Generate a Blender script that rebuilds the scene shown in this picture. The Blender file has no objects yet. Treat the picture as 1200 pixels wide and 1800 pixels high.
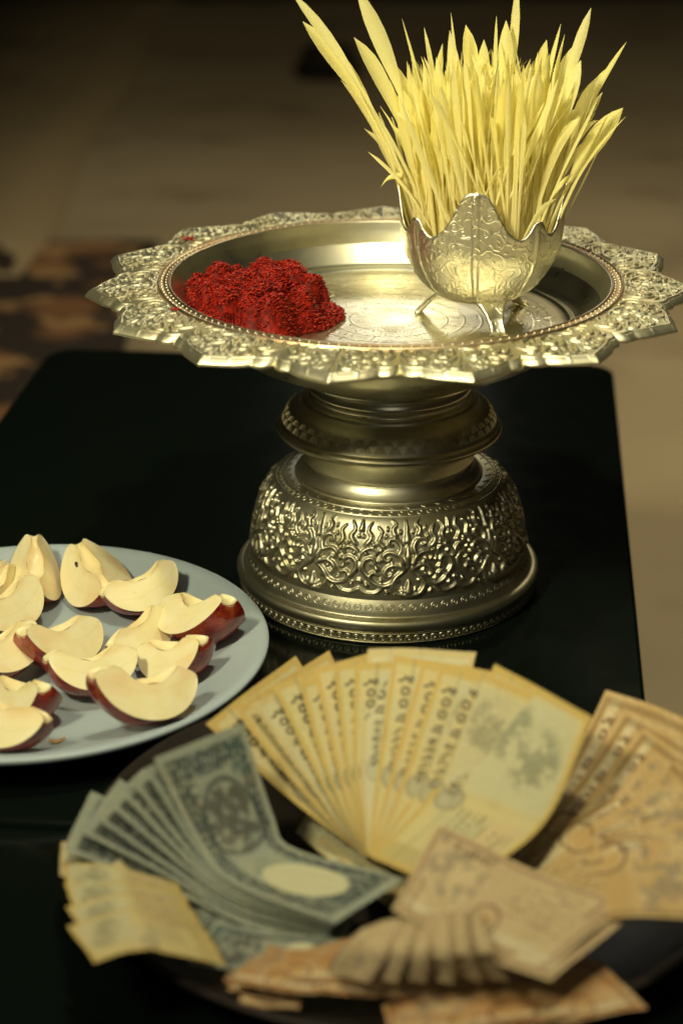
import bpy, math, random
import numpy as np
from mathutils import Vector, Matrix, Euler

random.seed(7)
rng = np.random.default_rng(7)
R = math.radians
PI = math.pi
sc = bpy.context.scene
COL = sc.collection

# ------------------------------------------------------------------ camera
CAM = Vector((-.0415, -1.637, .754))
PITCH = R(22.8)
FPX = 3500.0
cam = bpy.data.cameras.new('camera')
cam.sensor_fit = 'VERTICAL'
cam.sensor_height = 36.0
cam.sensor_width = 24.0
cam.lens = 70.0
cam.clip_start = .02
cam.clip_end = 60
cam.dof.use_dof = True
cam.dof.focus_distance = 1.66
cam.dof.aperture_fstop = 3.5
cam.dof.aperture_blades = 0
camo = bpy.data.objects.new('camera', cam)
COL.objects.link(camo)
camo.location = CAM
camo.rotation_euler = (PI / 2 - PITCH, 0, 0)
sc.camera = camo

# ------------------------------------------------------------------ world and lamps
w = bpy.data.worlds.new('World')
sc.world = w
w.use_nodes = True
w.node_tree.nodes['Background'].inputs[0].default_value = (.55, .5, .36, 1)
w.node_tree.nodes['Background'].inputs[1].default_value = .012


def lamp(name, loc, aim, size, power, col):
    l = bpy.data.lights.new(name, 'AREA')
    l.shape = 'DISK'
    l.size = size
    l.energy = power
    l.color = col
    o = bpy.data.objects.new(name, l)
    COL.objects.link(o)
    o.location = loc
    d = Vector(aim) - Vector(loc)
    o.rotation_euler = d.to_track_quat('-Z', 'Y').to_euler()
    return o


WARM = (1.0, .90, .56)
lamp('ceiling_lamp', (.05, -.80, 2.25), (-.05, -.1, .1), .16, 21, WARM)
lamp('ceiling_panel', (-.1, -.35, 2.7), (0, -.2, 0), 1.6, 9, (1.0, .95, .72))
sl = lamp('side_lamp', (-.85, -1.35, 1.45), (.08, 0, .46), .26, 5.4, WARM)
sl.data.spread = R(62)
lamp('front_panel', (.15, -3.0, 1.75), (0, 0, .2), 1.3, 5, (1.0, .95, .76))
lamp('far_lamp', (.10, 3.6, 1.30), (0, 0, .25), .26, 3.6, (1.0, .95, .80))
lamp('back_lamp', (.55, 1.9, 1.75), (.4, 2.0, -.4), .4, 12, (1.0, .86, .55))
sc.view_settings.view_transform = 'Standard'
sc.view_settings.look = 'None'
sc.view_settings.exposure = 0
sc.view_settings.gamma = 1
sc.cycles.use_denoising = True


# ------------------------------------------------------------------ helpers
def unp(px, py, z):
    """photograph pixel (1200x1800) -> point on the level z"""
    a = (px - 600) / FPX
    b = (900 - py) / FPX
    dy = math.cos(PITCH) + b * math.sin(PITCH)
    dz = -math.sin(PITCH) + b * math.cos(PITCH)
    t = (z - CAM.z) / dz
    return Vector((CAM.x + a * t, CAM.y + dy * t, z))


def unpy(px, py, y):
    a = (px - 600) / FPX
    b = (900 - py) / FPX
    dy = math.cos(PITCH) + b * math.sin(PITCH)
    dz = -math.sin(PITCH) + b * math.cos(PITCH)
    t = (y - CAM.y) / dy
    return Vector((CAM.x + a * t, y, CAM.z + dz * t))


def tag(o, label=None, cat=None, group=None, kind=None):
    if label: o['label'] = label
    if cat: o['category'] = cat
    if group: o['group'] = group
    if kind: o['kind'] = kind
    return o


def empty(name, loc=(0, 0, 0), rot=None):
    o = bpy.data.objects.new(name, None)
    o.empty_display_size = .02
    COL.objects.link(o)
    o.location = loc
    if rot is not None: o.rotation_euler = rot
    return o


def mesh(name, V, F, smooth=True, uv=None):
    me = bpy.data.meshes.new(name)
    me.from_pydata([tuple(map(float, v)) for v in V], [], [tuple(int(i) for i in f) for f in F])
    if smooth:
        me.polygons.foreach_set('use_smooth', [True] * len(me.polygons))
    if uv is not None:
        uvl = me.uv_layers.new(name='UVMap')
        li = np.empty(len(me.loops), dtype=np.int32)
        me.loops.foreach_get('vertex_index', li)
        uvl.data.foreach_set('uv', np.asarray(uv, dtype=np.float32)[li].ravel())
    me.update()
    return me


def obj(name, V, F, mat, parent=None, smooth=True, uv=None, me=None):
    if me is None:
        me = mesh(name, V, F, smooth, uv)
        me.materials.append(mat)
    o = bpy.data.objects.new(name, me)
    COL.objects.link(o)
    if parent is not None: o.parent = parent
    return o


def grid_faces(nu, nv, cu=False, cv=False, off=0):
    """vertex index = i*nv + j"""
    F = []
    for i in range(nu if cu else nu - 1):
        i2 = (i + 1) % nu
        for j in range(nv if cv else nv - 1):
            j2 = (j + 1) % nv
            F.append((off + i * nv + j, off + i2 * nv + j, off + i2 * nv + j2, off + i * nv + j2))
    return F


def smooth_profile(pts, n=4):
    """Catmull-Rom through (r,z) points"""
    P = [np.array(p, float) for p in pts]
    out = []
    for k in range(len(P) - 1):
        p0 = P[max(k - 1, 0)]; p1 = P[k]; p2 = P[k + 1]; p3 = P[min(k + 2, len(P) - 1)]
        for s in range(n):
            t = s / n
            out.append(.5 * ((2 * p1) + (-p0 + p2) * t + (2 * p0 - 5 * p1 + 4 * p2 - p3) * t * t + (-p0 + 3 * p1 - 3 * p2 + p3) * t ** 3))
    out.append(P[-1])
    return out


def lathe(name, prof, mat, parent=None, n=128, smooth=True):
    prof = [tuple(p) for p in prof]
    m = len(prof)
    V = []
    for i in range(n):
        a = 2 * PI * i / n
        c, s = math.cos(a), math.sin(a)
        for r, z in prof:
            V.append((r * c, r * s, z))
    F = grid_faces(n, m, cu=True)
    o = obj(name, V, F, mat, parent, smooth)
    return o


class MB:
    """collects small pieces into one mesh"""
    def __init__(s):
        s.V = []; s.F = []
    def add(s, V, F):
        o = len(s.V)
        s.V.extend([tuple(v) for v in V])
        s.F.extend([tuple(o + i for i in f) for f in F])
    def build(s, name, mat, parent=None, smooth=True):
        return obj(name, s.V, s.F, mat, parent, smooth)


def annulus(c, ex, ey, en, r0, r1, h, n=10):
    """a small raised ring lying in the plane ex,ey; en the normal"""
    V = []
    for i in range(n):
        a = 2 * PI * i / n
        d = ex * math.cos(a) + ey * math.sin(a)
        V += [c + d * r0, c + d * ((r0 + r1) / 2) + en * h, c + d * r1]
    return V, grid_faces(n, 3, cu=True)


def dome_bit(c, ex, ey, en, rx, ry, h, n=7):
    V = [c + en * h]
    for ring, (k, hh) in enumerate(((.7, .72), (1, 0))):
        for i in range(n):
            a = 2 * PI * i / n
            V.append(c + ex * (rx * k * math.cos(a)) + ey * (ry * k * math.sin(a)) + en * (h * hh))
    F = [(0, 1 + i, 1 + (i + 1) % n) for i in range(n)]
    F += [(1 + i, 1 + n + i, 1 + n + (i + 1) % n, 1 + (i + 1) % n) for i in range(n)]
    return V, F


def seg_dist(U, V, a, b):
    ax, ay = a; bx, by = b
    dx, dy = bx - ax, by - ay
    L = dx * dx + dy * dy + 1e-12
    t = np.clip(((U - ax) * dx + (V - ay) * dy) / L, 0, 1)
    return np.hypot(U - ax - t * dx, V - ay - t * dy), t


def relief(U, V, strokes):
    """height field of rounded strokes; stroke = (points, w0, w1, h)"""
    H = np.zeros_like(U)
    for pts, w0, w1, h in strokes:
        n = len(pts) - 1
        for k in range(n):
            d, t = seg_dist(U, V, pts[k], pts[k + 1])
            q = (k + t) / n
            ww = w0 + (w1 - w0) * q
            H = np.maximum(H, h * (.55 + .45 * ww / max(w0, w1)) * np.sqrt(np.clip(1 - (d / ww) ** 2, 0, 1)))
    return H


def spiral(cx, cy, r0, r1, a0, a1, n=12):
    return [(cx + (r0 + (r1 - r0) * i / (n - 1)) * math.cos(R(a0 + (a1 - a0) * i / (n - 1))),
             cy + (r0 + (r1 - r0) * i / (n - 1)) * math.sin(R(a0 + (a1 - a0) * i / (n - 1)))) for i in range(n)]


def curve(pts, n=10):
    return [tuple(p) for p in smooth_profile(pts, max(2, n // (len(pts) - 1)))]


# ------------------------------------------------------------------ node material helpers
class T:
    def __init__(s, name):
        s.m = bpy.data.materials.new(name)
        s.m.use_nodes = True
        s.t = s.m.node_tree
        s.n = s.t.nodes
        s.bsdf = s.n['Principled BSDF']
    def link(s, a, b): s.t.links.new(a, b)
    def put(s, sock, v):
        if isinstance(v, bpy.types.NodeSocket): s.link(v, sock)
        elif isinstance(v, (int, float)):
            try: sock.default_value = v
            except TypeError: sock.default_value = (v, v, v)
        else:
            v = tuple(v)
            if len(sock.default_value) == 4 and len(v) == 3: v = v + (1,)
            sock.default_value = v
    def math(s, op, a, b=None, c=None, clamp=False):
        n = s.n.new('ShaderNodeMath'); n.operation = op; n.use_clamp = clamp
        s.put(n.inputs[0], a)
        if b is not None: s.put(n.inputs[1], b)
        if c is not None: s.put(n.inputs[2], c)
        return n.outputs[0]
    def mix(s, f, a, b, blend='MIX'):
        n = s.n.new('ShaderNodeMix'); n.data_type = 'RGBA'; n.blend_type = blend
        s.put(n.inputs[0], f); s.put(n.inputs[6], a); s.put(n.inputs[7], b)
        return n.outputs[2]
    def noise(s, vec, scale, detail=3, rough=.55, dist=0, d4=None):
        n = s.n.new('ShaderNodeTexNoise')
        if d4 is not None:
            n.noise_dimensions = '4D'; s.put(n.inputs['W'], d4)
        if vec is not None: s.link(vec, n.inputs['Vector'])
        n.inputs['Scale'].default_value = scale
        n.inputs['Detail'].default_value = detail
        n.inputs['Roughness'].default_value = rough
        n.inputs['Distortion'].default_value = dist
        return n.outputs[0]
    def voro(s, vec, scale, feature='F1'):
        n = s.n.new('ShaderNodeTexVoronoi'); n.feature = feature
        if vec is not None: s.link(vec, n.inputs['Vector'])
        n.inputs['Scale'].default_value = scale
        return n.outputs[0]
    def coord(s, which='Object'):
        return s.n.new('ShaderNodeTexCoord').outputs[which]
    def sep(s, v):
        n = s.n.new('ShaderNodeSeparateXYZ'); s.link(v, n.inputs[0])
        return n.outputs
    def comb(s, x, y, z=0.0):
        n = s.n.new('ShaderNodeCombineXYZ')
        s.put(n.inputs[0], x); s.put(n.inputs[1], y); s.put(n.inputs[2], z)
        return n.outputs[0]
    def ramp(s, f, stops):
        n = s.n.new('ShaderNodeValToRGB'); s.put(n.inputs[0], f)
        e = n.color_ramp.elements
        while len(e) < len(stops): e.new(.5)
        for k, (p, c) in enumerate(stops):
            e[k].position = p
            e[k].color = (c if len(c) == 4 else tuple(c) + (1,)) if not isinstance(c, (int, float)) else (c, c, c, 1)
        return n.outputs[0]
    def step(s, x, lo, hi):
        n = s.n.new('ShaderNodeMapRange'); n.interpolation_type = 'SMOOTHSTEP'
        s.put(n.inputs[0], x); n.inputs[1].default_value = lo; n.inputs[2].default_value = hi
        return n.outputs[0]
    def bump(s, h, strength=.3, dist=.001, normal=None):
        n = s.n.new('ShaderNodeBump'); n.inputs['Strength'].default_value = strength
        n.inputs['Distance'].default_value = dist
        s.link(h, n.inputs['Height'])
        if normal is not None: s.link(normal, n.inputs['Normal'])
        return n.outputs[0]
    def objrand(s):
        return s.n.new('ShaderNodeObjectInfo').outputs['Random']
    def set(s, **k):
        for a, v in k.items():
            s.put(s.bsdf.inputs[a.replace('_', ' ')], v)
        return s.m


def metal(name, col, rough, grain=.12, tarnish=(.33, .27, .12), amount=.5, engrave=None):
    t = T(name)
    p = t.coord('Object')
    n1 = t.noise(p, 26, 5, .6)
    n2 = t.noise(p, 240, 4, .6)
    f = t.math('MULTIPLY', t.step(n1, .42, .72), amount)
    c = t.mix(f, col, tarnish)
    r = t.math('ADD', t.math('MULTIPLY', n1, .22), rough - .08)
    h = t.math('MULTIPLY', n2, .5)
    nrm = t.bump(h, grain, .0006)
    if engrave == 'floor':
        x, y, z = t.sep(p)
        rad = t.math('SQRT', t.math('ADD', t.math('MULTIPLY', x, x), t.math('MULTIPLY', y, y)))
        ang = t.math('ARCTAN2', y, x)
        pol = t.comb(t.math('MULTIPLY', ang, .095), rad)
        v = t.voro(pol, 62, 'SMOOTH_F1')
        wav = t.math('SINE', t.math('ADD', t.math('MULTIPLY', v, 26), t.math('MULTIPLY', t.noise(pol, 30, 2), 6)))
        ringm = t.math('SINE', t.math('MULTIPLY', rad, 420))
        inside = t.math('MULTIPLY', t.step(rad, .142, .137), t.step(rad, .020, .024))
        hh = t.math('MULTIPLY', t.math('ADD', t.step(wav, .35, .8), t.math('MULTIPLY', t.step(ringm, .8, 1), .6)), inside)
        nrm = t.bump(hh, .38, .0008, nrm)
    elif engrave == 'cup':
        v = t.voro(p, 120, 'SMOOTH_F1')
        wav = t.math('SINE', t.math('ADD', t.math('MULTIPLY', v, 20), t.math('MULTIPLY', t.noise(p, 60, 2), 9)))
        nrm = t.bump(t.step(wav, .2, .8), .40, .0008, nrm)
    t.set(Base_Color=c, Metallic=1.0, Roughness=r, Normal=nrm)
    return t.m


SILVER = (.80, .77, .58)
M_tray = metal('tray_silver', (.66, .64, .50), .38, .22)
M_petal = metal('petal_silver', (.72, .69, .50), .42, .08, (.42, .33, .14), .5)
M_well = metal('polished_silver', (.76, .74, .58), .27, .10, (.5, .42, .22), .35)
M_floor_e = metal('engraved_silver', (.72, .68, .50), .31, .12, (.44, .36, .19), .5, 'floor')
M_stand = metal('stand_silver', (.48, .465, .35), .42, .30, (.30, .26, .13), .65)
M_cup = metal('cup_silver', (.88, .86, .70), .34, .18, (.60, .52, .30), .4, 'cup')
M_beadred = metal('reddened_silver', (.60, .47, .30), .36, .15, (.34, .14, .06), .6)


# ------------------------------------------------------------------ setting: floor, wall, rug
def mat_floor():
    t = T('tan_floor')
    p = t.coord('Object')
    n = t.noise(p, 1.1, 3)
    n2 = t.noise(p, 3.2, 4)
    c = t.mix(t.step(n, .35, .65), (.40, .31, .185), (.48, .38, .235))
    c = t.mix(t.math('MULTIPLY', t.step(n2, .50, .72), .45), c, (.17, .11, .06))
    t.set(Base_Color=c, Roughness=.75)
    return t.m


def mat_rug():
    t = T('patterned_rug')
    p = t.coord('Object')
    v = t.voro(p, 5.5)
    n = t.noise(p, 7, 3)
    c = t.mix(t.step(v, .25, .5), (.26, .12, .045), (.035, .022, .015))
    c = t.mix(t.step(n, .55, .62), c, (.42, .24, .10))
    t.set(Base_Color=c, Roughness=.9, Normal=t.bump(t.noise(p, 300, 2), .4, .003))
    return t.m


ZF = -.42


def box(name, x0, x1, y0, y1, z0, z1, mat, parent=None, bev=0, seg=3):
    import bmesh
    bm = bmesh.new()
    bmesh.ops.create_cube(bm, size=1)
    for v in bm.verts:
        v.co = Vector(((x0 + x1) / 2 + v.co.x * (x1 - x0), (y0 + y1) / 2 + v.co.y * (y1 - y0), (z0 + z1) / 2 + v.co.z * (z1 - z0)))
    if bev:
        bmesh.ops.bevel(bm, geom=bm.edges[:], offset=bev, segments=seg, affect='EDGES', profile=.5)
    me = bpy.data.meshes.new(name)
    bm.to_mesh(me); bm.free()
    me.materials.append(mat)
    me.polygons.foreach_set('use_smooth', [True] * len(me.polygons))
    o = bpy.data.objects.new(name, me)
    COL.objects.link(o)
    if parent is not None: o.parent = parent
    return o


tag(obj('floor', [(-9, -4, ZF), (9, -4, ZF), (9, 9, ZF), (-9, 9, ZF)], [(0, 1, 2, 3)], mat_floor(), smooth=False), kind='structure')


def mat_wall():
    t = T('dark_wall')
    p = t.coord('Object')
    x, y, z = t.sep(p)
    n = t.noise(t.comb(t.math('MULTIPLY', x, 1.6), 0.0, t.math('MULTIPLY', z, .25)), 1.6, 2)
    c = t.mix(t.step(n, .48, .66), (.04, .03, .02), (.13, .085, .04))
    t.set(Base_Color=c, Roughness=.8)
    return t.m


tag(box('wall', -9, 9, 6.3, 6.45, ZF, 2.6, mat_wall()), kind='structure')

# rug on the floor, left behind the table
NR = 24
rv = [(-1.9 + 1.45 * i / NR, 1.25 + 1.45 * j / NR, ZF + .010 + .0015 * math.sin(i * 1.3 + j * .7)) for i in range(NR + 1) for j in range(NR + 1)]
rug = obj('rug', rv, grid_faces(NR + 1, NR + 1), mat_rug())
rug.rotation_euler = (0, 0, 0)
md = rug.modifiers.new('thick', 'SOLIDIFY'); md.thickness = .008
tag(rug, 'dark rug with rusty brown pattern on the floor behind the table', 'rug')

t = T('dark_cloth')
pp = t.coord('Object')
M_dark = t.set(Base_Color=t.mix(t.noise(pp, 9, 3), (.010, .008, .007), (.022, .016, .012)), Roughness=.85)


def blob(name, c, sx, sy, sz, mat, seed, parent=None, nu=28, nv=16, amp=.12):
    r = random.Random(seed)
    ph = [r.uniform(0, 6.28) for _ in range(6)]
    V = []
    for i in range(nu):
        a = 2 * PI * i / nu
        for j in range(nv):
            b = -PI / 2 + PI * j / (nv - 1)
            k = 1 + amp * (math.sin(2 * a + ph[0]) * math.cos(b) + .6 * math.sin(3 * a + 2 * b + ph[1]) + .4 * math.sin(5 * b + ph[2]))
            q = lambda v: math.copysign(abs(v) ** .6, v)
            V.append((c[0] + sx * k * q(math.cos(a)) * abs(math.cos(b)) ** .5, c[1] + sy * k * q(math.sin(a)) * abs(math.cos(b)) ** .5, c[2] + sz * (q(math.sin(b)))))
    return obj(name, V, grid_faces(nu, nv, cu=True), mat, parent)


# dark things far behind, out of focus
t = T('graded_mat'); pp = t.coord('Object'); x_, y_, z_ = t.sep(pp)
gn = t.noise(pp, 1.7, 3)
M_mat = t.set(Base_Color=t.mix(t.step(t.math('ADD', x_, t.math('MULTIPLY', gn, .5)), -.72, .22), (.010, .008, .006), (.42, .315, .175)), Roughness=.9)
pa, pb = unp(60, 450, ZF), unp(300, 30, ZF)
dirv = (pb - pa).normalized(); nrm_ = Vector((dirv.y, -dirv.x, 0))
floor_mat = empty('floor_mat', pa, (0, 0, math.atan2(-nrm_.x, nrm_.y) - PI / 2 + PI))
floor_mat.rotation_euler = (0, 0, math.atan2(nrm_.y, nrm_.x))
LL_ = (pb - pa).length
V = []
NM = 14
for i in range(NM + 1):
    for j in range(NM + 1):
        V.append((-2.6 + 2.6 * i / NM + .02 * math.sin(j * 1.1), -.2 + (LL_ + 1.2) * j / NM, .010 + .002 * math.sin(i * 1.4 + j)))
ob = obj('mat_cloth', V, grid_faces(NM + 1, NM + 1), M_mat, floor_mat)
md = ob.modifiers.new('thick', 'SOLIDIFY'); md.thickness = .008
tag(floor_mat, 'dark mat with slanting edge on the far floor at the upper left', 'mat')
s = empty('slipper', (unp(575, 128, ZF).x, unp(575, 128, ZF).y, ZF))
blob('sole', (0, 0, .012), .10, .17, .012, M_dark, 8, s, amp=.04)
blob('upper', (0, .03, .045), .085, .11, .035, M_dark, 9, s, amp=.05)
tag(s, 'small black slipper lying on the far floor left of the sprouts', 'slipper')

# ------------------------------------------------------------------ table
t = T('black_lacquer')
pp = t.coord('Object')
M_table = t.set(Base_Color=t.mix(t.math('MULTIPLY', t.step(t.noise(pp, 900, 2), .66, .74), t.noise(pp, 6, 3)), (.0035, .0060, .0048), (.030, .030, .024)), Roughness=t.math('ADD', t.math('MULTIPLY', t.noise(pp, 30, 4), .06), .10), Specular_IOR_Level=.22,
                Normal=t.bump(t.noise(pp, 500, 2), .03, .0004))


def table(name, x0, x1, y0, y1, rad, label):
    s = empty(name, (0, 0, 0), (0, 0, R(-5.4)))
    n = 8
    out = []
    for cx, cy, a0 in ((x1 - rad, y1 - rad, 0), (x0 + rad, y1 - rad, 90), (x0 + rad, y0 + rad, 180), (x1 - rad, y0 + rad, 270)):
        for k in range(n + 1):
            a = R(a0 + 90 * k / n)
            out.append((cx + rad * math.cos(a), cy + rad * math.sin(a), math.cos(a), math.sin(a)))
    m = len(out)
    V = []
    for ins, z in ((.004, 0), (.0012, -.0012), (0, -.004), (0, -.026), (.004, -.030)):
        for x, y, nx, ny in out: V.append((x - nx * ins, y - ny * ins, z))
    F = [tuple(range(m)), tuple(reversed(range(4 * m, 5 * m)))]
    for k in range(4):
        for i in range(m):
            j = (i + 1) % m
            F.append((k * m + i, (k + 1) * m + i, (k + 1) * m + j, k * m + j))
    obj('table_top', V, F, M_table, s, smooth=False)
    for x in (x0 + .05, x1 - .05):
        for y in (y0 + .05, y1 - .05):
            box('leg', x - .02, x + .02, y - .02, y + .02, ZF, -.031, M_table, s, .004)
    tag(s, label, 'table')
    return s


table('low_table', -.455, .222, -.437, .634, .035, 'black lacquer low table under the silver stand and the apple plate')
table('low_table', -.455, .262, -1.20, -.443, .012, 'black lacquer low table at the front under the dish of banknotes')

# ------------------------------------------------------------------ pedestal tray
PT = empty('pedestal_tray', (0, 0, 0))
tag(PT, 'ornate silver pedestal tray with pointed petal rim on a black table', 'tray')
n = 160
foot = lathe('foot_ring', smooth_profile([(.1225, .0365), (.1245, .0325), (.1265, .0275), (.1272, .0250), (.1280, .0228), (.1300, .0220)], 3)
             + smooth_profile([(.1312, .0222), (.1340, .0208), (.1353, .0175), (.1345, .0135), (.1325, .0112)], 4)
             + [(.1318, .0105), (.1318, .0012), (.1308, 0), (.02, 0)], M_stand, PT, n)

# chain of rings pressed into the foot
mb = MB()
NCH = 112
for k in range(NCH):
    a = 2 * PI * k / NCH
    d = Vector((math.cos(a), math.sin(a), 0)); tn = Vector((-math.sin(a), math.cos(a), 0)); up = Vector((0, 0, 1))
    V, F = annulus(d * .1318 + up * .0056, tn, up, d, .0014, .0031, .0011, 8); mb.add(V, F)
    V, F = dome_bit(d * .1318 + up * .0056, tn, up, d, .0009, .0009, .0005, 5); mb.add(V, F)
tag(mb.build('ring_chain', M_stand, foot), kind='stuff')
lathe('foot_line', [(.1318, .0014), (.1326, .0014), (.1326, .0021), (.1318, .0021)], M_stand, foot, n)
lathe('foot_line', [(.1318, .0092), (.1326, .0092), (.1326, .0099), (.1318, .0099)], M_stand, foot, n)
mb = MB()
NC = 84
nr = Vector((.95, 0, .42)).normalized()
for k in range(NC):
    a = 2 * PI * k / NC
    d = Vector((math.cos(a), math.sin(a), 0)); tn = Vector((-math.sin(a), math.cos(a), 0))
    en = d * .93 + Vector((0, 0, .37)); ey = tn.cross(en) * -1
    c = d * .1252 + Vector((0, 0, .0307))
    V, F = annulus(c, tn, ey, en, .0021, .0034, .0006, 12); mb.add(V, F)
    V, F = annulus(c, tn, ey, en, .0004, .0014, .0006, 8); mb.add(V, F)
tag(mb.build('ring_band', M_stand, foot), kind='stuff')

# embossed dome: one tile of scrolls repeated round
dome_prof = smooth_profile([(.1222, .0362), (.1214, .045), (.1190, .058), (.1155, .0735), (.1110, .0865), (.1050, .0972), (.0985, .1032), (.0905, .1063), (.0820, .1068)], 12)
dp = np.array(dome_prof)
arc = np.concatenate([[0], np.cumsum(np.hypot(*np.diff(dp, axis=0).T))])
NTILE = 9
NA, NVV = 112, 100
tt = np.linspace(0, arc[-1], NVV)
Rr = np.interp(tt, arc, dp[:, 0]); Zz = np.interp(tt, arc, dp[:, 1])
th = np.linspace(-1, 1, NA, endpoint=False)
Umm, Vmm = np.meshgrid(th * 31.0, tt * 1000, indexing='ij')    # mm; tile is 62 mm wide, arc about 92
TOPV = 70.0


def dome_strokes():
    S = []
    for sg in (-1, 1):
        X = lambda p: [(sg * x, y) for x, y in p]
        S.append((X(curve([(0, 3), (7, 5), (10, 12), (7.5, 19), (2.5, 25), (4, 30)], 15)), 1.8, 1.2, 2.2))      # bulb outline
        S.append((X(curve([(2.5, 25), (8, 29), (13, 27), (15, 22), (12.5, 19), (10.5, 21.5)], 16)), 1.7, 1.0, 2.0))
        S.append((X(curve([(9.5, 14), (15, 11), (21, 13), (24.5, 18), (22, 22.5), (19, 20)], 16)), 1.6, 1.0, 2.0))
        S.append((X(curve([(15, 11), (20, 5), (26, 4.5), (31, 8)], 10)), 1.4, 1.0, 1.7))
        S.append((X(curve([(3, 30), (6, 37), (12, 40), (16, 36.5), (14, 32.5), (11.5, 34)], 16)), 1.7, 1.0, 2.2))
        S.append((X(curve([(6, 37), (4, 44), (7, 50), (11.5, 50.5), (12.5, 46.5), (10, 45.5)], 16)), 1.5, .9, 2.0))
        S.append((X(curve([(24.5, 18), (29, 25), (28, 32), (23.5, 34.5), (21, 31), (23, 29)], 16)), 1.6, 1.0, 2.1))
        S.append((X(curve([(31, 33), (29, 40), (24, 43), (20, 40.5), (21, 37.5)], 14)), 1.4, .9, 1.9))
        S.append((X(curve([(16, 44), (19, 49), (17, 56), (20, 61)], 9)), 1.9, .5, 2.0))
        S.append((X(curve([(27, 46), (24, 52), (26.5, 58), (24, 64)], 9)), 1.9, .5, 2.0))
        S.append((X(curve([(8, 54), (9.5, 59), (7, 63), (10, 67)], 9)), 1.8, .4, 1.9))
        for bx, by, r, h in ((3.5, 7.5, 1.7, 1.6), (6.5, 16, 1.3, 1.3), (17, 16.5, 1.5, 1.6), (20, 26.5, 1.8, 2.0), (13.5, 6, 1.5, 1.6), (26, 11.5, 1.5, 1.7),
                             (18, 33, 1.6, 1.9), (9.5, 24.5, 1.4, 1.4), (27, 38.5, 1.5, 1.7), (17.5, 41.5, 1.5, 1.8), (14, 53, 1.4, 1.5), (22, 46, 1.5, 1.7), (29.5, 53, 1.4, 1.4), (13, 59.5, 1.2, 1.2), (4.5, 57, 1.3, 1.4), (30, 15, 1.4, 1.5), (10, 30.5, 1.3, 1.4)):
            S.append((X([(bx, by - r * .4), (bx + r * .5, by + r * 1.1)]), r, r * .35, h))
    S.append(([(0, 6), (0, 15)], 3.0, .8, 2.4))
    S.append(([(0, 27), (0, 34)], 1.4, 2.4, 2.2))
    S.append(([(0, 36), (0, 45)], 2.6, .8, 2.4))
    S.append(([(0, 49), (0, 56), (0, 66)], 2.2, .6, 2.0))
    S.append(([(31, 26), (31, 30)], 2.0, .8, 1.8)); S.append(([(-31, 26), (-31, 30)], 2.0, .8, 1.8))
    S.append(([(31, 58), (31, 66)], 2.0, .5, 1.7)); S.append(([(-31, 58), (-31, 66)], 2.0, .5, 1.7))
    return [([(x, y) for x, y in p], w0 * 1.12, w1 * 1.12, h * 1.45) for p, w0, w1, h in S]


Ht = relief(Umm, Vmm - 2.0, dome_strokes())
Ht *= np.clip((Vmm - 1.0) / 2, 0, 1) * np.clip((74 - Vmm) / 6, 0, 1)
dr = np.gradient(Rr, tt); dz = np.gradient(Zz, tt)
nrr, nzz = dz, -dr
ln = np.hypot(nrr, nzz); nrr /= ln; nzz /= ln
V = []
for k in range(NTILE):
    a = (th * .5 + k) * 2 * PI / NTILE + R(-83)
    H = Ht / 1000.0
    # hand beaten: each tile differs a little
    H = H * (1 + .18 * np.sin(Vmm * .21 + k * 1.7) * np.cos(Umm * .17 + k * 2.3)) + .0003 * np.sin(Umm * .6 + k) * np.sin(Vmm * .5 + 2 * k) * (Ht > .2)
    rr = Rr[None, :] + H * nrr[None, :]
    zz = Zz[None, :] + H * nzz[None, :]
    V.append(np.stack([rr * np.cos(a)[:, None], rr * np.sin(a)[:, None], zz], -1).reshape(-1, 3))
V = np.concatenate(V)
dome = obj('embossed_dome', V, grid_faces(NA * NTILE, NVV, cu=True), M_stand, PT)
mb = MB()
NC = 72
for k in range(NC):
    a = 2 * PI * k / NC
    d = Vector((math.cos(a), math.sin(a), 0)); tn = Vector((-math.sin(a), math.cos(a), 0))
    en = (d * .45 + Vector((0, 0, .89))).normalized(); ey = en.cross(tn)
    c = d * .0955 + Vector((0, 0, .1046))
    V, F = annulus(c, tn, ey, en, .0014, .0030, .0008, 10); mb.add(V, F)
for k in range(40):
    a = 2 * PI * k / 40
    d = Vector((math.cos(a), math.sin(a), 0)); tn = Vector((-math.sin(a), math.cos(a), 0))
    dd = (d * .7 + tn * .7); tt2 = (tn * .7 - d * .7)
    V, F = dome_bit(d * .0880 + Vector((0, 0, .1064)), dd, tt2, Vector((0, 0, 1)), .0042, .0013, .0010, 8); mb.add(V, F)
tag(mb.build('leaf_band', M_stand, dome), kind='stuff')
for rr_ in (.0923, .0990):
    zz_ = float(np.interp(-rr_, -dp[:, 0], dp[:, 1]))
    lathe('band_line', [(rr_ - .0006, zz_ - .0004), (rr_ - .0003, zz_ + .0010), (rr_ + .0003, zz_ + .0008), (rr_ + .0006, zz_ - .0006)], M_stand, dome, n)

lathe('collar', smooth_profile([(.0828, .1065), (.0826, .1082), (.0800, .1094), (.0760, .1130), (.0735, .1168), (.0722, .1182)], 4)
      + smooth_profile([(.0722, .1190), (.0748, .1215), (.0752, .1260), (.0770, .1340), (.0800, .1395), (.0850, .1425)], 4), M_tray, PT, n)
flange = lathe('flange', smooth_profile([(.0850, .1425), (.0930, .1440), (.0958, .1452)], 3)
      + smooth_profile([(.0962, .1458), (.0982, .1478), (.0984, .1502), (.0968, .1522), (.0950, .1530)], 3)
      + smooth_profile([(.0940, .1537), (.0915, .1600), (.0868, .1668), (.0805, .1715), (.0755, .1740), (.0740, .1765), (.0715, .1780)], 4), M_stand, PT, n)
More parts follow.
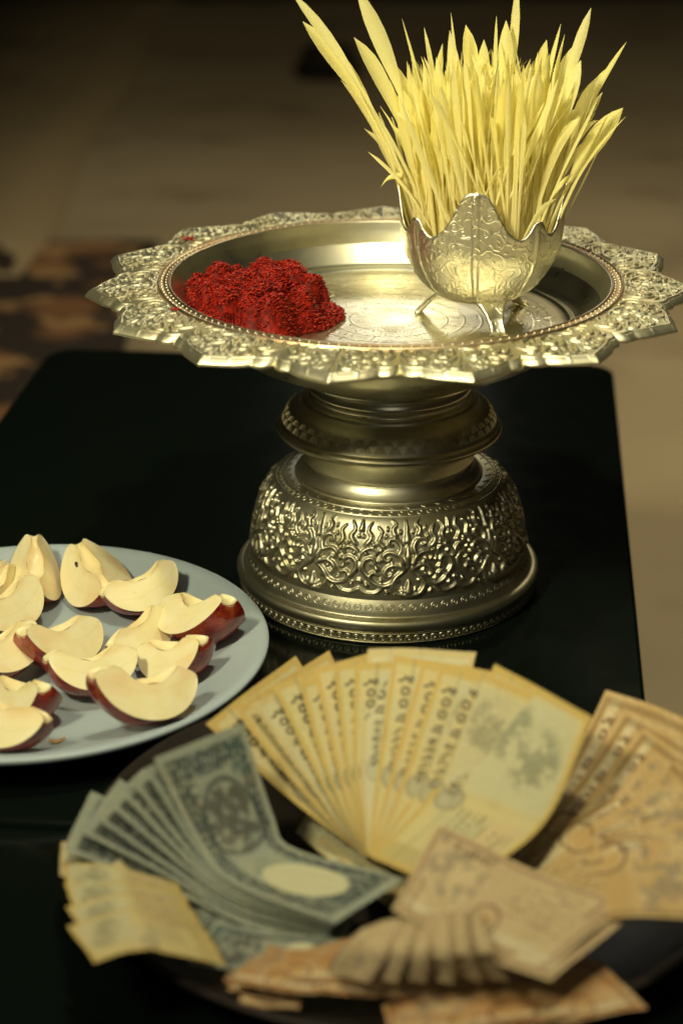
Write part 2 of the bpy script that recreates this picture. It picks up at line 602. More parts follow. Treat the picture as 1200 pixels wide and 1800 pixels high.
# herringbone cut into the flange
mb = MB()
fl = np.array(smooth_profile([(.0940, .1537), (.0915, .1600), (.0868, .1668), (.0805, .1715)], 6))
flz = np.concatenate([[0], np.cumsum(np.hypot(*np.diff(fl, axis=0).T))])


def flange_pt(ang, q):
    r_ = np.interp(q, flz, fl[:, 0]); z_ = np.interp(q, flz, fl[:, 1])
    return Vector((r_ * math.cos(ang), r_ * math.sin(ang), z_))


for row, (q0, q1) in enumerate(((.0030, .0085), (.0095, .0140))):
    for k in range(46):
        for sgn in (-1, 1):
            for m_ in range(3):
                a0 = 2 * PI * (k + .25 + .25 * sgn + (m_ - 1) * .13) / 46
                a1 = a0 + sgn * (-1) ** row * .030
                p0 = flange_pt(a0, q0); p1 = flange_pt(a1, q1)
                en = Vector((p0.x, p0.y, .06)).normalized()
                sd = (p1 - p0).cross(en).normalized() * .00050
                V = [p0 - sd, p0 + sd, p1 + sd, p1 - sd]
                V = [v - en * .0003 for v in V] + [v * 1 + en * .0009 for v in (p0, p1)]
                mb.add(V, [(0, 1, 4), (1, 2, 5, 4), (2, 3, 5), (3, 0, 4, 5)])
tag(mb.build('herringbone_band', M_petal, flange, smooth=False), kind='stuff')
lathe('neck', smooth_profile([(.0715, .1778), (.0690, .1790), (.0696, .1830), (.0712, .1860), (.0702, .1895), (.0690, .1915)], 4)
      + smooth_profile([(.0690, .1918), (.0730, .1935), (.0775, .1955), (.0790, .1985)], 3), M_well, PT, n)
lathe('tray_underside', smooth_profile([(.0790, .1985), (.0815, .2010), (.0860, .2035), (.0875, .2060)], 3)
      + smooth_profile([(.0880, .2062), (.1050, .2110), (.1300, .2220), (.1550, .2385), (.1760, .2600), (.1880, .2740), (.1985, .2775)], 4), M_well, PT, n)
lathe('tray_well', smooth_profile([(.1868, .2830), (.1858, .2826), (.1848, .2790), (.1825, .2715), (.1775, .2605), (.1705, .2518), (.1640, .2478), (.1590, .2462)], 5)
      + smooth_profile([(.1580, .2460), (.1560, .2470), (.1535, .2470), (.1515, .2455)], 3), M_well, PT, n)
lathe('tray_floor', [(.1515, .2455), (.1500, .2450), (.1450, .2450), (.12, .2450), (.09, .2450), (.06, .2450), (.03, .2450), (.004, .2450), (0, .2450)], M_floor_e, PT, n)
bead_band = lathe('bead_band', [(.1868, .2830), (.1874, .2836), (.1880, .2836), (.1886, .2826), (.1946, .2822), (.1952, .2834), (.1960, .2836), (.1968, .2828), (.1975, .2812)], M_beadred, PT, n)
mb = MB()
for rr_, cnt in ((.1898, 150), (.1934, 150)):
    for k in range(cnt):
        a = 2 * PI * (k + (.5 if rr_ > .19 else 0)) / cnt
        d = Vector((math.cos(a), math.sin(a), 0)); tn = Vector((-math.sin(a), math.cos(a), 0))
        V, F = dome_bit(d * rr_ + Vector((0, 0, .2823)), d, tn, Vector((0, 0, 1)), .00125, .00125, .0011, 6); mb.add(V, F)
tag(mb.build('bead_row', M_petal, bead_band), kind='stuff')

# one petal of the rim; 15 copies share its mesh
NPET = 15
HALF = 12.0
ph_k = np.array([0, 1.0, 2.4, 4.2, 6.0, 7.4, 8.2, 9.0, 10.0, 10.9, 11.5, 12.0])
pr_k = np.array([.2580, .2552, .2524, .2490, .2456, .2420, .2392, .2394, .2390, .2372, .2348, .2318])


def outline(ph):
    return np.interp(np.abs(ph), ph_k, pr_k)


NPH, NRD = 97, 56
phs = np.linspace(-HALF, HALF, NPH)
q = np.linspace(0, 1, NRD)
R0 = .1970
RO = outline(phs)
BEV = .0036
PH, Q = np.meshgrid(phs, q, indexing='ij')
RAD = R0 + (RO[:, None] - BEV - R0) * Q
Xmm = RAD * np.radians(PH) * 1000
Ymm = (RAD - R0) * 1000
S = []
for sg in (-1, 1):
    X = lambda p: [(sg * x, y) for x, y in p]
    S.append((X(curve([(2, 4), (9, 5.5), (16, 11), (16.5, 19), (11.5, 23), (8, 19), (11, 15.5)], 20)), 2.3, 1.2, 2.1))
    S.append((X(curve([(3, 22), (8, 29), (15, 31), (20, 27), (17.5, 23)], 16)), 2.1, 1.1, 2.0))
    S.append((X(curve([(22, 2.5), (29, 6), (33, 14), (31, 21), (26, 21.5), (24.5, 16.5)], 18)), 2.3, 1.1, 2.1))
    S.append((X(curve([(2.5, 36), (7, 43), (13, 43.5), (13.5, 38.5)], 12)), 1.9, 1.0, 1.9))
    S.append((X(curve([(36, 2.5), (39.5, 8), (40.5, 16), (37.5, 23), (33, 26)], 14)), 2.0, 1.0, 1.9))
    S.append((X(curve([(20, 27), (26, 29.5), (29.5, 34), (26, 38), (21, 36)], 14)), 2.0, 1.0, 2.0))
    S.append((X(curve([(14.5, 44), (19, 41.5), (23, 43)], 8)), 1.6, .9, 1.6))
    S.append((X(curve([(1.6, 49), (4.5, 53)], 4)), 1.5, .8, 1.5))
    S.append((X(curve([(30, 26), (36, 29), (40, 27)], 8)), 1.6, .8, 1.7))
    for bx, by, r_, h_ in ((6, 10, 2.0, 1.6), (11, 18, 1.6, 1.5), (20, 8, 2.1, 1.7), (20.5, 16, 2.0, 1.7), (28, 12.5, 1.9, 1.6), (35, 10.5, 1.7, 1.5), (36, 18, 1.7, 1.5), (24, 25.5, 1.8, 1.6), (6.5, 27, 1.5, 1.4), (12, 34.5, 2.0, 1.7),
                           (17.5, 35, 1.8, 1.6), (8.5, 38.5, 1.7, 1.5), (23, 33, 1.6, 1.4), (29, 30.5, 1.5, 1.3), (6, 47.5, 1.7, 1.4), (14, 27, 1.5, 1.4), (28.5, 4.5, 1.6, 1.3), (12.5, 4.5, 1.7, 1.4), (33.5, 32.5, 1.7, 1.4), (18.5, 46.5, 1.4, 1.3)):
        S.append((X([(bx - .7, by - 1.0), (bx + .7, by + 1.5)]), r_, r_ * .45, h_))
S.append(([(0, 2), (0, 14)], 3.2, 1.0, 2.2))
S.append(([(0, 16), (0, 30)], 3.6, 1.0, 2.4))
S.append(([(0, 33), (0, 46)], 3.0, .8, 2.2))
S.append(([(0, 47.5), (0, 55)], 2.0, .5, 1.8))
# ridge that follows the outline
edge = []
for p in np.linspace(-HALF, HALF, 41):
    rr_ = outline(p) - BEV - .0030
    edge.append((rr_ * math.radians(p) * 1000, (rr_ - R0) * 1000))
Hp = relief(Xmm, Ymm, S) * 1.0
Hb = relief(Xmm, Ymm, [(edge, 1.3, 1.3, 1.3)])
Hp = np.where(Hb > .05, np.maximum(Hb, Hp * .25), Hp)
Hp *= np.clip(Q / .05, 0, 1)
ZB = .2812 + .0016 * np.sin(PI * Q ** .8) - .0022 * Q
Zt = ZB + Hp / 1000
V = []
m = NRD + 4
for i in range(NPH):
    a = math.radians(phs[i]); c, s_ = math.cos(a), math.sin(a)
    for j in range(NRD): V.append((RAD[i, j] * c, RAD[i, j] * s_, Zt[i, j]))
    ro = RO[i]
    zt = ZB[i, -1]
    for rr_, z_ in ((ro - .0006, zt - .0034), (ro, zt - .0040), (ro - .0002, zt - .0058), (R0 + .001, .2760)):
        V.append((rr_ * c, rr_ * s_, z_))
pm = mesh('rim_petal', V, grid_faces(NPH, m))
pm.materials.append(M_petal)
for k in range(NPET):
    o = obj('rim_petal', None, None, None, PT, me=pm)
    o.rotation_euler = (0, 0, R(188 - 1.5 + 24 * k))

# ------------------------------------------------------------------ red rice mound in the tray
t = T('red_rice')
pp = t.coord('Object')
n1 = t.noise(pp, 160, 3)
c = t.mix(t.step(n1, .35, .68), (.10, .002, .001), (.28, .011, .003))  # body darker than the grains: crevice shade put into the colour
M_red = t.set(Base_Color=c, Roughness=.62, Specular_IOR_Level=.2, Subsurface_Weight=.12, Subsurface_Radius=(.004, .001, .0005), Subsurface_Scale=.6)
t = T('red_grain')
rr_ = t.noise(t.coord('Object'), 420, 1)
M_grain = t.set(Base_Color=t.mix(t.step(rr_, .35, .65), (.12, .002, .001), (.40, .016, .003)), Roughness=.36, Specular_IOR_Level=.32, Subsurface_Weight=.15, Subsurface_Radius=(.003, .0006, .0003), Subsurface_Scale=.5)

mc = Vector((-.1165, .000, .2455))
rmx = .0700


rl = random.Random(21)
LUMPS = []
for k in range(95):
    a_ = rl.uniform(0, 2 * PI); q_ = math.sqrt(rl.random()) * .90
    LUMPS.append((rmx * q_ * math.cos(a_), rmx * q_ * math.sin(a_), rl.uniform(.007, .0125), rl.uniform(.015, .036) * (1 - .35 * q_ ** 4)))


def mound_h(x, y):
    a = math.atan2(y, x)
    rr_ = math.hypot(x / 1.0, y / 1.02)
    ed = rmx * (1 + .07 * math.sin(3 * a + .7) + .05 * math.sin(5 * a + 2.1) + .03 * math.sin(9 * a))
    q_ = rr_ / ed
    if q_ >= 1: return -1
    h = .012 * (1 - q_ ** 6) ** .6
    for lx, ly, lr, lz in LUMPS:
        d2 = (x - lx) ** 2 + (y - ly) ** 2
        if d2 < lr * lr: h = max(h, (lz + .75 * math.sqrt(lr * lr - d2)) * min(1.0, (1 - q_) * 5.5 + .12))
    h += .0012 * math.sin(x * 700) * math.sin(y * 640 + 1)
    # hollows
    for hx, hy, hr, hd in ((.012, -.006, .012, .019), (.033, -.004, .009, .016), (-.056, -.006, .012, .024), (.004, .026, .008, .012), (-.012, -.036, .008, .012), (-.045, .03, .008, .010), (.042, .026, .008, .012), (-.022, .008, .007, .010), (.03, -.035, .007, .012), (.055, -.02, .007, .011), (-.03, -.02, .006, .010)):
        dd = math.hypot(x - hx, (y - hy) * 1.0)
        h -= hd * math.exp(-(dd / hr) ** 2)
    h += .006 * math.exp(-(math.hypot(x - .008, y - .048) / .014) ** 2)
    return max(h, .0008)


tm = empty('red_rice_mound', mc)
tag(tm, 'heap of bright red vermilion rice on the left of the silver tray', 'rice heap')
V = []; NAg, NRg = 170, 64
for i in range(NAg):
    a = 2 * PI * i / NAg
    ed = rmx * (1 + .07 * math.sin(3 * a + .7) + .05 * math.sin(5 * a + 2.1) + .03 * math.sin(9 * a))
    for j in range(NRg):
        q_ = min(j / (NRg - 1), .999)
        x, y = ed * q_ * math.cos(a), ed * 1.02 * q_ * math.sin(a)
        h = mound_h(x, y) if j < NRg - 1 else 0
        V.append((x, y, max(h, 0)))
obj('paste_body', V, grid_faces(NAg, NRg, cu=True), M_red, tm)
# grains
gv = [(-1, 0, 0), (-.55, .8, 0), (-.55, -.4, .7), (-.55, -.4, -.7), (.55, .8, 0), (.55, -.4, .7), (.55, -.4, -.7), (1, 0, 0)]
gf = [(0, 2, 1), (0, 3, 2), (0, 1, 3), (1, 2, 5, 4), (2, 3, 6, 5), (3, 1, 4, 6), (7, 4, 5), (7, 5, 6), (7, 6, 4)]
mb = MB()
cnt = 0
while cnt < 12000:
    x = random.uniform(-.078, .078); y = random.uniform(-.078, .078)
    h = mound_h(x, y)
    if h < 0: continue
    cnt += 1
    e = Euler((random.uniform(-.4, .4), random.uniform(-.4, .4), random.uniform(0, 6.28))).to_matrix()
    sx = random.uniform(.0020, .0034); sy = sx * random.uniform(.28, .40)
    hn = min(max(mound_h(x + ox_, y + oy_), 0) for ox_, oy_ in ((.0025, 0), (-.0025, 0), (0, .0025), (0, -.0025)))
    p0 = Vector((x + random.uniform(-.001, .001), y + random.uniform(-.001, .001), (h if random.random() < .55 else random.uniform(min(hn, h), h)) + random.uniform(-.0008, .0014)))
    mb.add([p0 + e @ Vector((a * sx, b * sy, c_ * sy)) for a, b, c_ in gv], gf)
tag(mb.build('rice_grains', M_grain, tm, smooth=True), kind='stuff')


def fleck(px, py, z, lab, n_=9, sp=.004):
    mb = MB()
    c0 = unp(px, py, z)
    for _ in range(n_):
        e = Euler((random.uniform(-.4, .4), random.uniform(-.4, .4), random.uniform(0, 6.28))).to_matrix()
        sx = random.uniform(.002, .0034); sy = sx * .42
        p0 = Vector((random.gauss(0, sp), random.gauss(0, sp * .7), random.uniform(0.0008, .0022)))
        mb.add([p0 + e @ Vector((a * sx, b * sy, c_ * sy)) for a, b, c_ in gv], gf)
    o = mb.build('rice_clump', M_grain)
    o.location = c0
    tag(o, lab, 'rice clump')


fleck(335, 423, .2838, 'small red rice clump on the back left petals of the tray rim', 12, .0035)
fleck(309, 547, .2832, 'tiny red rice fleck on the left bead band of the tray', 5, .002)

# ------------------------------------------------------------------ silver cup
BX, BY = .0765, .0060
ZT = .2452
CUP = empty('silver_cup', (BX, BY, ZT))
tag(CUP, 'silver footed cup with scalloped edge holding the pale yellow sprouts', 'cup')
zb = .0165                       # underside of the cup above the tray floor
ZPK, ZVA, ZCU = .1260, .0850, .0985
cp = np.array(smooth_profile([(.0, zb), (.018, zb + .0006), (.034, zb + .0055), (.049, zb + .0165), (.060, zb + .032), (.0665, zb + .048), (.0690, zb + .064), (.0700, zb + .080), (.0722, zb + .100), (.0740, zb + .115)], 8))


def cup_top(ps):
    """edge height over the angle (degrees)"""
    d = (ps + 98 + 45) % 90 - 45           # distance from a tall lobe
    ad = abs(d)
    ks = np.array([0, 4, 8, 12, 17, 22, 27, 31, 34.5, 38, 40.5, 42.5, 45])
    hs = np.array([ZPK, ZPK - .001, ZPK - .0040, ZPK - .0125, ZPK - .0240, ZPK - .0335, ZPK - .0390, ZVA, ZVA + .001, ZVA + .0050, ZVA + .010, ZCU - .0005, ZCU])
    return np.interp(ad, ks, hs)


NPS, NVC = 360, 56
pss = np.arange(NPS) * 360 / NPS - 180
tops = np.array([cup_top(p) for p in pss])
ca = np.concatenate([[0], np.cumsum(np.hypot(*np.diff(cp, axis=0).T))])
S = []
for sg in (-1, 1):                         # scroll work, mm, tile of 45 degrees (54 mm) mirrored about each lobe
    X = lambda p: [(sg * x, y) for x, y in p]
    S.append((X(curve([(3, 62), (9, 66), (15, 62), (15, 56), (10.5, 55), (10, 59)], 16)), .9, .6, .55))
    S.append((X(curve([(15, 62), (20, 60), (24, 54), (21, 49), (17.5, 51.5)], 14)), .9, .6, .55))
    S.append((X(curve([(4, 52), (9, 48), (13, 42), (10, 37), (7, 40)], 14)), .9, .6, .55))
    S.append((X(curve([(18, 47), (22, 42), (20, 35), (15, 34)], 12)), .9, .6, .5))
    S.append((X(curve([(3, 75), (7, 78), (8, 84), (4, 90)], 10)), .8, .5, .5))
    S.append((X(curve([(5, 34), (8, 28), (6, 22)], 8)), .8, .5, .5))
    for k in range(9):
        S.append((X([(3.0 + k * 2.2, 68 - .03 * k * k), (4.2 + k * 2.2, 69.5)]), .7, .4, .4))
V = []
F = []
zarc_top = np.interp(tops, cp[:, 1], ca)
Uc = np.zeros((NPS, NVC)); Vc = np.zeros((NPS, NVC)); Qc = np.zeros((NPS, NVC))
for i in range(NPS):
    Uc[i] = ((pss[i] + 98 + 45) % 90 - 45) / 45 * 27
    Vc[i] = np.linspace(0, zarc_top[i], NVC) * 1000
Hc = relief(Uc, Vc, S) * 1.7
edge_d = (zarc_top[:, None] * 1000 - Vc)
Hc = np.where(edge_d < 6, 0, Hc)
Hc = np.maximum(Hc, .9 * np.sqrt(np.clip(1 - ((edge_d - 1.1) / 1.1) ** 2, 0, 1)))
Hc = np.maximum(Hc, .55 * np.sqrt(np.clip(1 - ((edge_d - 4.6) / .7) ** 2, 0, 1)) * (np.sin(Uc * 2.6 + Vc * 1.2) > -.2))
seam = np.clip(1 - (np.abs(Uc) / 1.5) ** 2, 0, 1) ** .5 * 1.5 * (Vc > 18) * np.clip(edge_d / 3, 0, 1)
rib = np.clip(1 - ((27 - np.abs(Uc)) / 1.1) ** 2, 0, 1) ** .5 * .9 * (Vc > 40)
Hc = np.maximum(Hc, np.maximum(seam, rib))
for i in range(NPS):
    a = math.radians(pss[i])
    for j in range(NVC):
        s_ = Vc[i, j] / 1000
        r_ = np.interp(s_, ca, cp[:, 0]); z_ = np.interp(s_, ca, cp[:, 1])
        flat = 1 - .02 * math.cos(math.radians((pss[i] + 98) * 4)) * min(1, s_ / .05)
        rr_ = r_ * flat + Hc[i, j] / 1000
        V.append((rr_ * math.cos(a), rr_ * math.sin(a), z_))
    for j in range(NVC - 1, -1, -3):          # inside skin
        s_ = Vc[i, j] / 1000
        r_ = max(np.interp(s_, ca, cp[:, 0]) - .0016, 0); z_ = np.interp(s_, ca, cp[:, 1]) + (.0012 if j < NVC * .4 else 0)
        flat = 1 - .02 * math.cos(math.radians((pss[i] + 98) * 4)) * min(1, s_ / .05)
        V.append((r_ * flat * math.cos(a), r_ * flat * math.sin(a), z_))
mrow = len(V) // NPS
obj('cup_body', V, grid_faces(NPS, mrow, cu=True), M_cup, CUP)


def cup_leg(ang):
    a = R(ang)
    d = Vector((math.cos(a), math.sin(a), 0)); tn = Vector((-math.sin(a), math.cos(a), 0)); up = Vector((0, 0, 1))
    secs = [(.024, .0300, .0190, .0030), (.030, .0262, .0170, .0034), (.036, .0205, .0112, .0038), (.042, .0145, .0080, .0038), (.0475, .0078, .0064, .0036), (.0520, .0026, .0066, .0038), (.0548, .0004, .0080, .0032)]
    V = []
    for k, (r_, z_, wd, th_) in enumerate(secs):
        c0 = d * r_ + up * z_
        if k < len(secs) - 1: tg = (d * (secs[k + 1][0] - r_) + up * (secs[k + 1][1] - z_)).normalized()
        nn = tn.cross(tg)
        if nn.dot(d) < 0: nn = -nn
        for x, y in ((-1, -.5), (-1, .25), (-.72, .5), (-.6, .25), (0, .75), (.6, .25), (.72, .5), (1, .25), (1, -.5), (0, -.7)):
            V.append(c0 + tn * (x * wd) + nn * (y * th_))
    F = grid_faces(len(secs), 10, cv=True)
    F += [tuple(range(9, -1, -1)), tuple(range((len(secs) - 1) * 10, len(secs) * 10))]
    obj('leg', V, F, M_cup, CUP)


for a in (-76, 164, 44): cup_leg(a)

# ------------------------------------------------------------------ sprouts in the cup
def mat_blade(name, c1, c2, c3):
    t = T(name)
    uv = t.coord('UV')
    x, y, z = t.sep(uv)
    ra = t.objrand()
    st = t.noise(t.comb(t.math('MULTIPLY', x, 14), t.math('MULTIPLY', y, 1.2), ra), 3, 3)
    c = t.mix(t.step(y, .15, .75), c3, t.mix(ra, c1, c2))
    c = t.mix(t.math('MULTIPLY', t.step(st, .5, .75), .22), c, (.78, .70, .26))
    t.set(Base_Color=c, Roughness=.42, Normal=t.bump(st, .25, .0006))
    tr = t.n.new('ShaderNodeBsdfTranslucent')
    t.link(c, tr.inputs[0])
    mx = t.n.new('ShaderNodeMixShader')
    mx.inputs[0].default_value = .5
    t.link(t.bsdf.outputs[0], mx.inputs[1]); t.link(tr.outputs[0], mx.inputs[2])
    t.link(mx.outputs[0], t.n['Material Output'].inputs[0])
    return t.m


M_blade = mat_blade('pale_sprout', (.95, .87, .30), (.97, .92, .45), (.97, .90, .50))
SP = empty('sprout_bunch', (BX, BY, ZT + .05))
tag(SP, 'dense bunch of pale yellow barley sprouts fanning out of the silver cup', 'sprouts')
SPI = Vector(SP.location)
# seed mat inside the cup
t = T('seed_mat'); pp = t.coord('Object')
M_seed = t.set(Base_Color=t.mix(t.voro(pp, 190), (.30, .19, .06), (.55, .40, .16)), Roughness=.8, Normal=t.bump(t.voro(pp, 190), .6, .003))
V = [(0, 0, .008)]
V = []
for i in range(40):
    a = 2 * PI * i / 40
    for j in range(8):
        r_ = .0545 * j / 7
        V.append((r_ * math.cos(a), r_ * math.sin(a), .006 + .003 * math.sin(r_ * 190 + 3 * a) - (.012 if j == 7 else 0)))
obj('seed_mat', V, grid_faces(40, 8, cu=True), M_seed, SP)


def blade(base, tip, bendx, wmax, leaf, stem, roll, twist, droop=0.0, nseg=12, blunt=.6):
    """ribbon from base to tip; wmax leaf width, leaf = start of the leaf (0..1)"""
    mid = base.lerp(tip, .5)
    ctrl = Vector((base.x + (tip.x - base.x) * bendx, base.y + (tip.y - base.y) * bendx, mid.z + .02))
    V, UV = [], []
    for k in range(nseg + 1):
        s_ = k / nseg
        p = base * (1 - s_) ** 2 + ctrl * (2 * s_ * (1 - s_)) + tip * s_ ** 2
        tg = (ctrl - base) * (1 - s_) + (tip - ctrl) * s_
        tg.normalize()
        p = p + Vector((0, 0, -droop * s_ ** 4))
        if s_ < leaf: wd = stem * (1 - .15 * s_)
        else:
            u = (s_ - leaf) / (1 - leaf)
            pk = .40 + .25 * blunt
            wd = stem + (wmax - stem) * math.sin(PI * min(1, u / pk) / 2) ** 1.2 if u < pk else wmax * max(.03, 1 - ((u - pk) / (1 - pk)) ** (1.3 + 1.8 * blunt))
        side = tg.cross(Vector((0, -1, .3))).normalized()
        nn = side.cross(tg).normalized()
        an = roll + twist * s_
        sd = side * math.cos(an) + nn * math.sin(an)
        fn = tg.cross(sd).normalized()
        fold = wd * (.16 if s_ >= leaf else .4)
        for x, h in ((-1, 1), (-.5, .35), (0, 0), (.5, .35), (1, 1)):
            V.append(p + sd * (wd * .5 * x) + fn * (fold * h) - SPI)
            UV.append((x * .5 + .5, s_))
    return V, grid_faces(nseg + 1, 5), UV


def add_blade(*a, **k):
    V, F, UV = blade(*a, **k)
    return obj('sprout_blade', V, F, M_blade, SP, uv=UV)


def base_pt(dx, dy):
    return Vector((BX + dx, BY + dy, ZT + .056))


keys = [  # tip px, tip py, depth y, base dx, base dy, leaf width px, leaf start, bend, roll
    (512, -14, .00, -.045, -.010, 22, .62, .30, .5), (532, 38, .01, -.050, .000, 34, .62, .28, .2), (560, 60, .02, -.050, .01, 30, .55, .3, .4),
    (626, -22, .00, -.036, -.015, 34, .55, .3, .1), (622, 66, .03, -.040, .02, 40, .55, .3, .5), (598, 140, .02, -.052, .00, 16, .6, .35, .8),
    (650, 215, .05, -.050, .02, 36, .45, .5, .5), (706, 32, .00, -.020, -.02, 7, .3, .5, .3), (745, 48, .03, -.02, .02, 12, .5, .5, .9),
    (792, 22, .02, -.01, .01, 8, .4, .5, .3), (790, 54, -.02, -.012, -.030, 30, .35, .5, .1), (818, 44, .05, .00, .03, 36, .6, .2, .4),
    (908, -25, .01, .015, -.010, 20, .6, .6, .2), (889, 36, .00, .015, -.02, 34, .5, .5, .15), (872, 28, .03, .008, .02, 9, .5, .5, .7),
    (985, 42, .00, .025, -.02, 13, .45, .4, .6), (992, 60, .01, .030, .00, 10, .4, .5, .8), (1038, 14, .00, .040, -.010, 22, .6, .35, .3),
    (1100, 74, .02, .050, .010, 12, .5, .3, .6), (1094, 190, -.02, .048, -.025, 42, .45, .3, .1), (1099, 205, -.03, .050, -.03, 8, .4, .3, .6),
    (1046, 138, .01, .045, .00, 26, .62, .35, .2), (1058, 162, .03, .045, .02, 26, .6, .35, .4), (1020, 106, -.01, .035, -.02, 36, .5, .4, .1),
    (1004, 84, .01, .030, .01, 30, .5, .4, .3), (960, 70, .03, .02, .03, 36, .5, .4, .4), (690, 110, .01, -.03, -.015, 30, .5, .35, .3), (722, 130, .04, -.02, .03, 34, .5, .4, .6),
    (1068, 118, .05, .045, .03, 22, .55, .3, .5), (850, 70, .04, .00, .03, 30, .5, .5, .5), (700, 150, -.02, -.038, -.03, 34, .4, .35, .2),
    (940, 130, -.035, .01, -.04, 34, .42, .5, .1), (820, 130, -.04, .00, -.04, 26, .45, .5, .2)]
for px, py, y, dx, dy, wpx, lf, bd, ro in keys:
    tip = unpy(px, py, y)
    add_blade(base_pt(dx, dy), tip, bd, wpx * .82 / 2060, lf, .0033, ro, random.uniform(-.5, .5), nseg=16)
for k in range(262):
    rad = .056 * math.sqrt(random.random()); a = random.uniform(0, 2 * PI)
    dx, dy = rad * math.cos(a), rad * math.sin(a)
    fx = dx / .056
    px = 852 + fx * 140 + random.gauss(0, 58)
    px = min(max(px, 640), 1064)
    e = abs(px - 850) / 190
    py = 66 + 60 * e ** 2 + abs(random.gauss(0, 58)) + random.uniform(-8, 30)
    y = BY + dy * 1.2 + random.uniform(-.015, .015)
    tip = unpy(px, py, y)
    wide = random.random()
    wpx = random.uniform(9, 20) if wide < .5 else random.uniform(5, 8)
    add_blade(base_pt(dx, dy), tip, random.uniform(.05, .95), wpx / 2060, random.uniform(.30, .66), random.uniform(.0024, .0038), random.uniform(-.9, .9), random.uniform(-.7, .7), droop=random.choice((0, 0, .006, .015, .028)), blunt=random.random())
# the many thin stems between them
mb = MB(); suv = []
for k in range(330):
    rad = .056 * math.sqrt(random.random()); a = random.uniform(0, 2 * PI)
    dx, dy = rad * math.cos(a), rad * math.sin(a)
    px = min(max(852 + dx / .056 * 120 + random.gauss(0, 70), 640), 1068)
    py = 84 + 60 * (abs(px - 850) / 190) ** 2 + abs(random.gauss(0, 75))
    V, F, UV = blade(base_pt(dx, dy), unpy(px, py, BY + dy * 1.2 + random.uniform(-.02, .02)), random.uniform(.2, .8), random.uniform(5, 13) / 2060, random.uniform(.35, .7), random.uniform(.0020, .0032),
                     random.uniform(-1.2, 1.2), random.uniform(-.9, .9), blunt=random.random(), nseg=9)
    mb.add(V, F); suv += UV
tag(obj('thin_stems', mb.V, mb.F, M_blade, SP, uv=suv), kind='stuff')
# a curl that slips over the left edge
V, UV = [], []
cv = [unpy(705, 309, BY - .01), unpy(697, 309, BY - .01), unpy(688, 310, BY - .01), unpy(680, 314, BY - .01), unpy(673, 322, BY - .01), unpy(670, 327, BY - .01)]
for k, p in enumerate(cv):
    for j in range(8):
        a = 2 * PI * j / 8
        rr_ = .0026 if k < 5 else .0012
        V.append(p + Vector((.5 * math.cos(a) * rr_, math.sin(a) * rr_, math.cos(a) * rr_)) - SPI)
    for j in range(8): UV.append((j / 8, .5))
obj('sprout_curl', V, grid_faces(len(cv), 8, cv=True) + [tuple(range(40, 48))], M_blade, SP, uv=UV)

# ------------------------------------------------------------------ apple plate
t = T('blue_grey_melamine'); pp = t.coord('Object')
M_plate = t.set(Base_Color=t.mix(t.noise(pp, 18, 4), (.35, .43, .48), (.41, .49, .535)), Roughness=.34, Specular_IOR_Level=.4, Normal=t.bump(t.noise(pp, 320, 2), .05, .0006))
PX, PY = -.294, -.194
PL = empty('apple_plate', (PX, PY, 0))
tag(PL, 'round pale blue grey plate of apple pieces at the left', 'plate')
lathe('plate_body', smooth_profile([(0, .0105), (.06, .0105), (.11, .0108), (.130, .0122), (.146, .0170), (.160, .0235), (.172, .0290), (.179, .0318)], 5)
      + smooth_profile([(.1835, .0342), (.1885, .0355), (.1925, .0352), (.1940, .0335), (.1930, .0305), (.1880, .0270)], 4)
      + smooth_profile([(.176, .0215), (.155, .0100), (.135, .0035), (.115, .0005), (.10, 0), (.0, .001)], 4), M_plate, PL, 128)


# ------------------------------------------------------------------ apple pieces
def mat_flesh():
    t = T('apple_flesh')
    p = t.coord('Object')
    n = t.noise(p, 55, 3, d4=t.objrand())
    n2 = t.noise(p, 22, 2, d4=t.objrand())
    c = t.mix(t.step(n, .3, .7), (.84, .75, .43), (.88, .81, .54))
    c = t.mix(t.math('MULTIPLY', t.step(n2, .48, .70), .75), c, (.80, .57, .29))
    x, y, z = t.sep(p)
    rr = t.math('SQRT', t.math('ADD', t.math('MULTIPLY', y, y), t.math('MULTIPLY', z, z)))
    rr = t.math('ADD', t.math('ADD', rr, t.math('MULTIPLY', t.math('MULTIPLY', x, x), 9.0)), t.math('MULTIPLY', t.math('SUBTRACT', n2, .5), .012))
    vas = t.math('MULTIPLY', t.step(rr, .0235, .0250), t.step(rr, .0272, .0256))
    c = t.mix(t.math('MULTIPLY', vas, .14), c, (.62, .58, .22))
    c = t.mix(t.math('MULTIPLY', t.step(rr, .0150, .0090), .5), c, (.74, .56, .24))
    sp = t.noise(p, 260, 2, d4=t.objrand())
    c = t.mix(t.math('MULTIPLY', t.step(sp, .66, .76), .35), c, (.60, .42, .18))
    t.set(Base_Color=c, Roughness=.30, Subsurface_Weight=.25, Subsurface_Radius=(.004, .003, .0012), Subsurface_Scale=.7, Normal=t.bump(t.noise(p, 700, 3), .25, .0006))
    return t.m


def mat_skin():
    t = T('apple_skin')
    p = t.coord('Object')
    x, y, z = t.sep(p)
    ra = t.objrand()
    st = t.noise(t.comb(t.math('MULTIPLY', x, 12), t.math('MULTIPLY', y, 90), t.math('MULTIPLY', z, 90)), 1.2, 4, d4=ra)
    end = t.math('ADD', t.math('MULTIPLY', t.math('ABSOLUTE', x), 22), t.math('MULTIPLY', st, .5))
    c = t.mix(t.step(st, .32, .70), (.17, .008, .006), (.40, .042, .016))
    c = t.mix(t.step(end, 1.06, 1.45), c, (.62, .33, .09))
    sp = t.voro(p, 330)
    c = t.mix(t.math('MULTIPLY', t.step(sp, .18, .08), .5), c, (.7, .45, .2))
    t.set(Base_Color=c, Roughness=.20, Coat_Weight=.3, Coat_Roughness=.1)
    return t.m


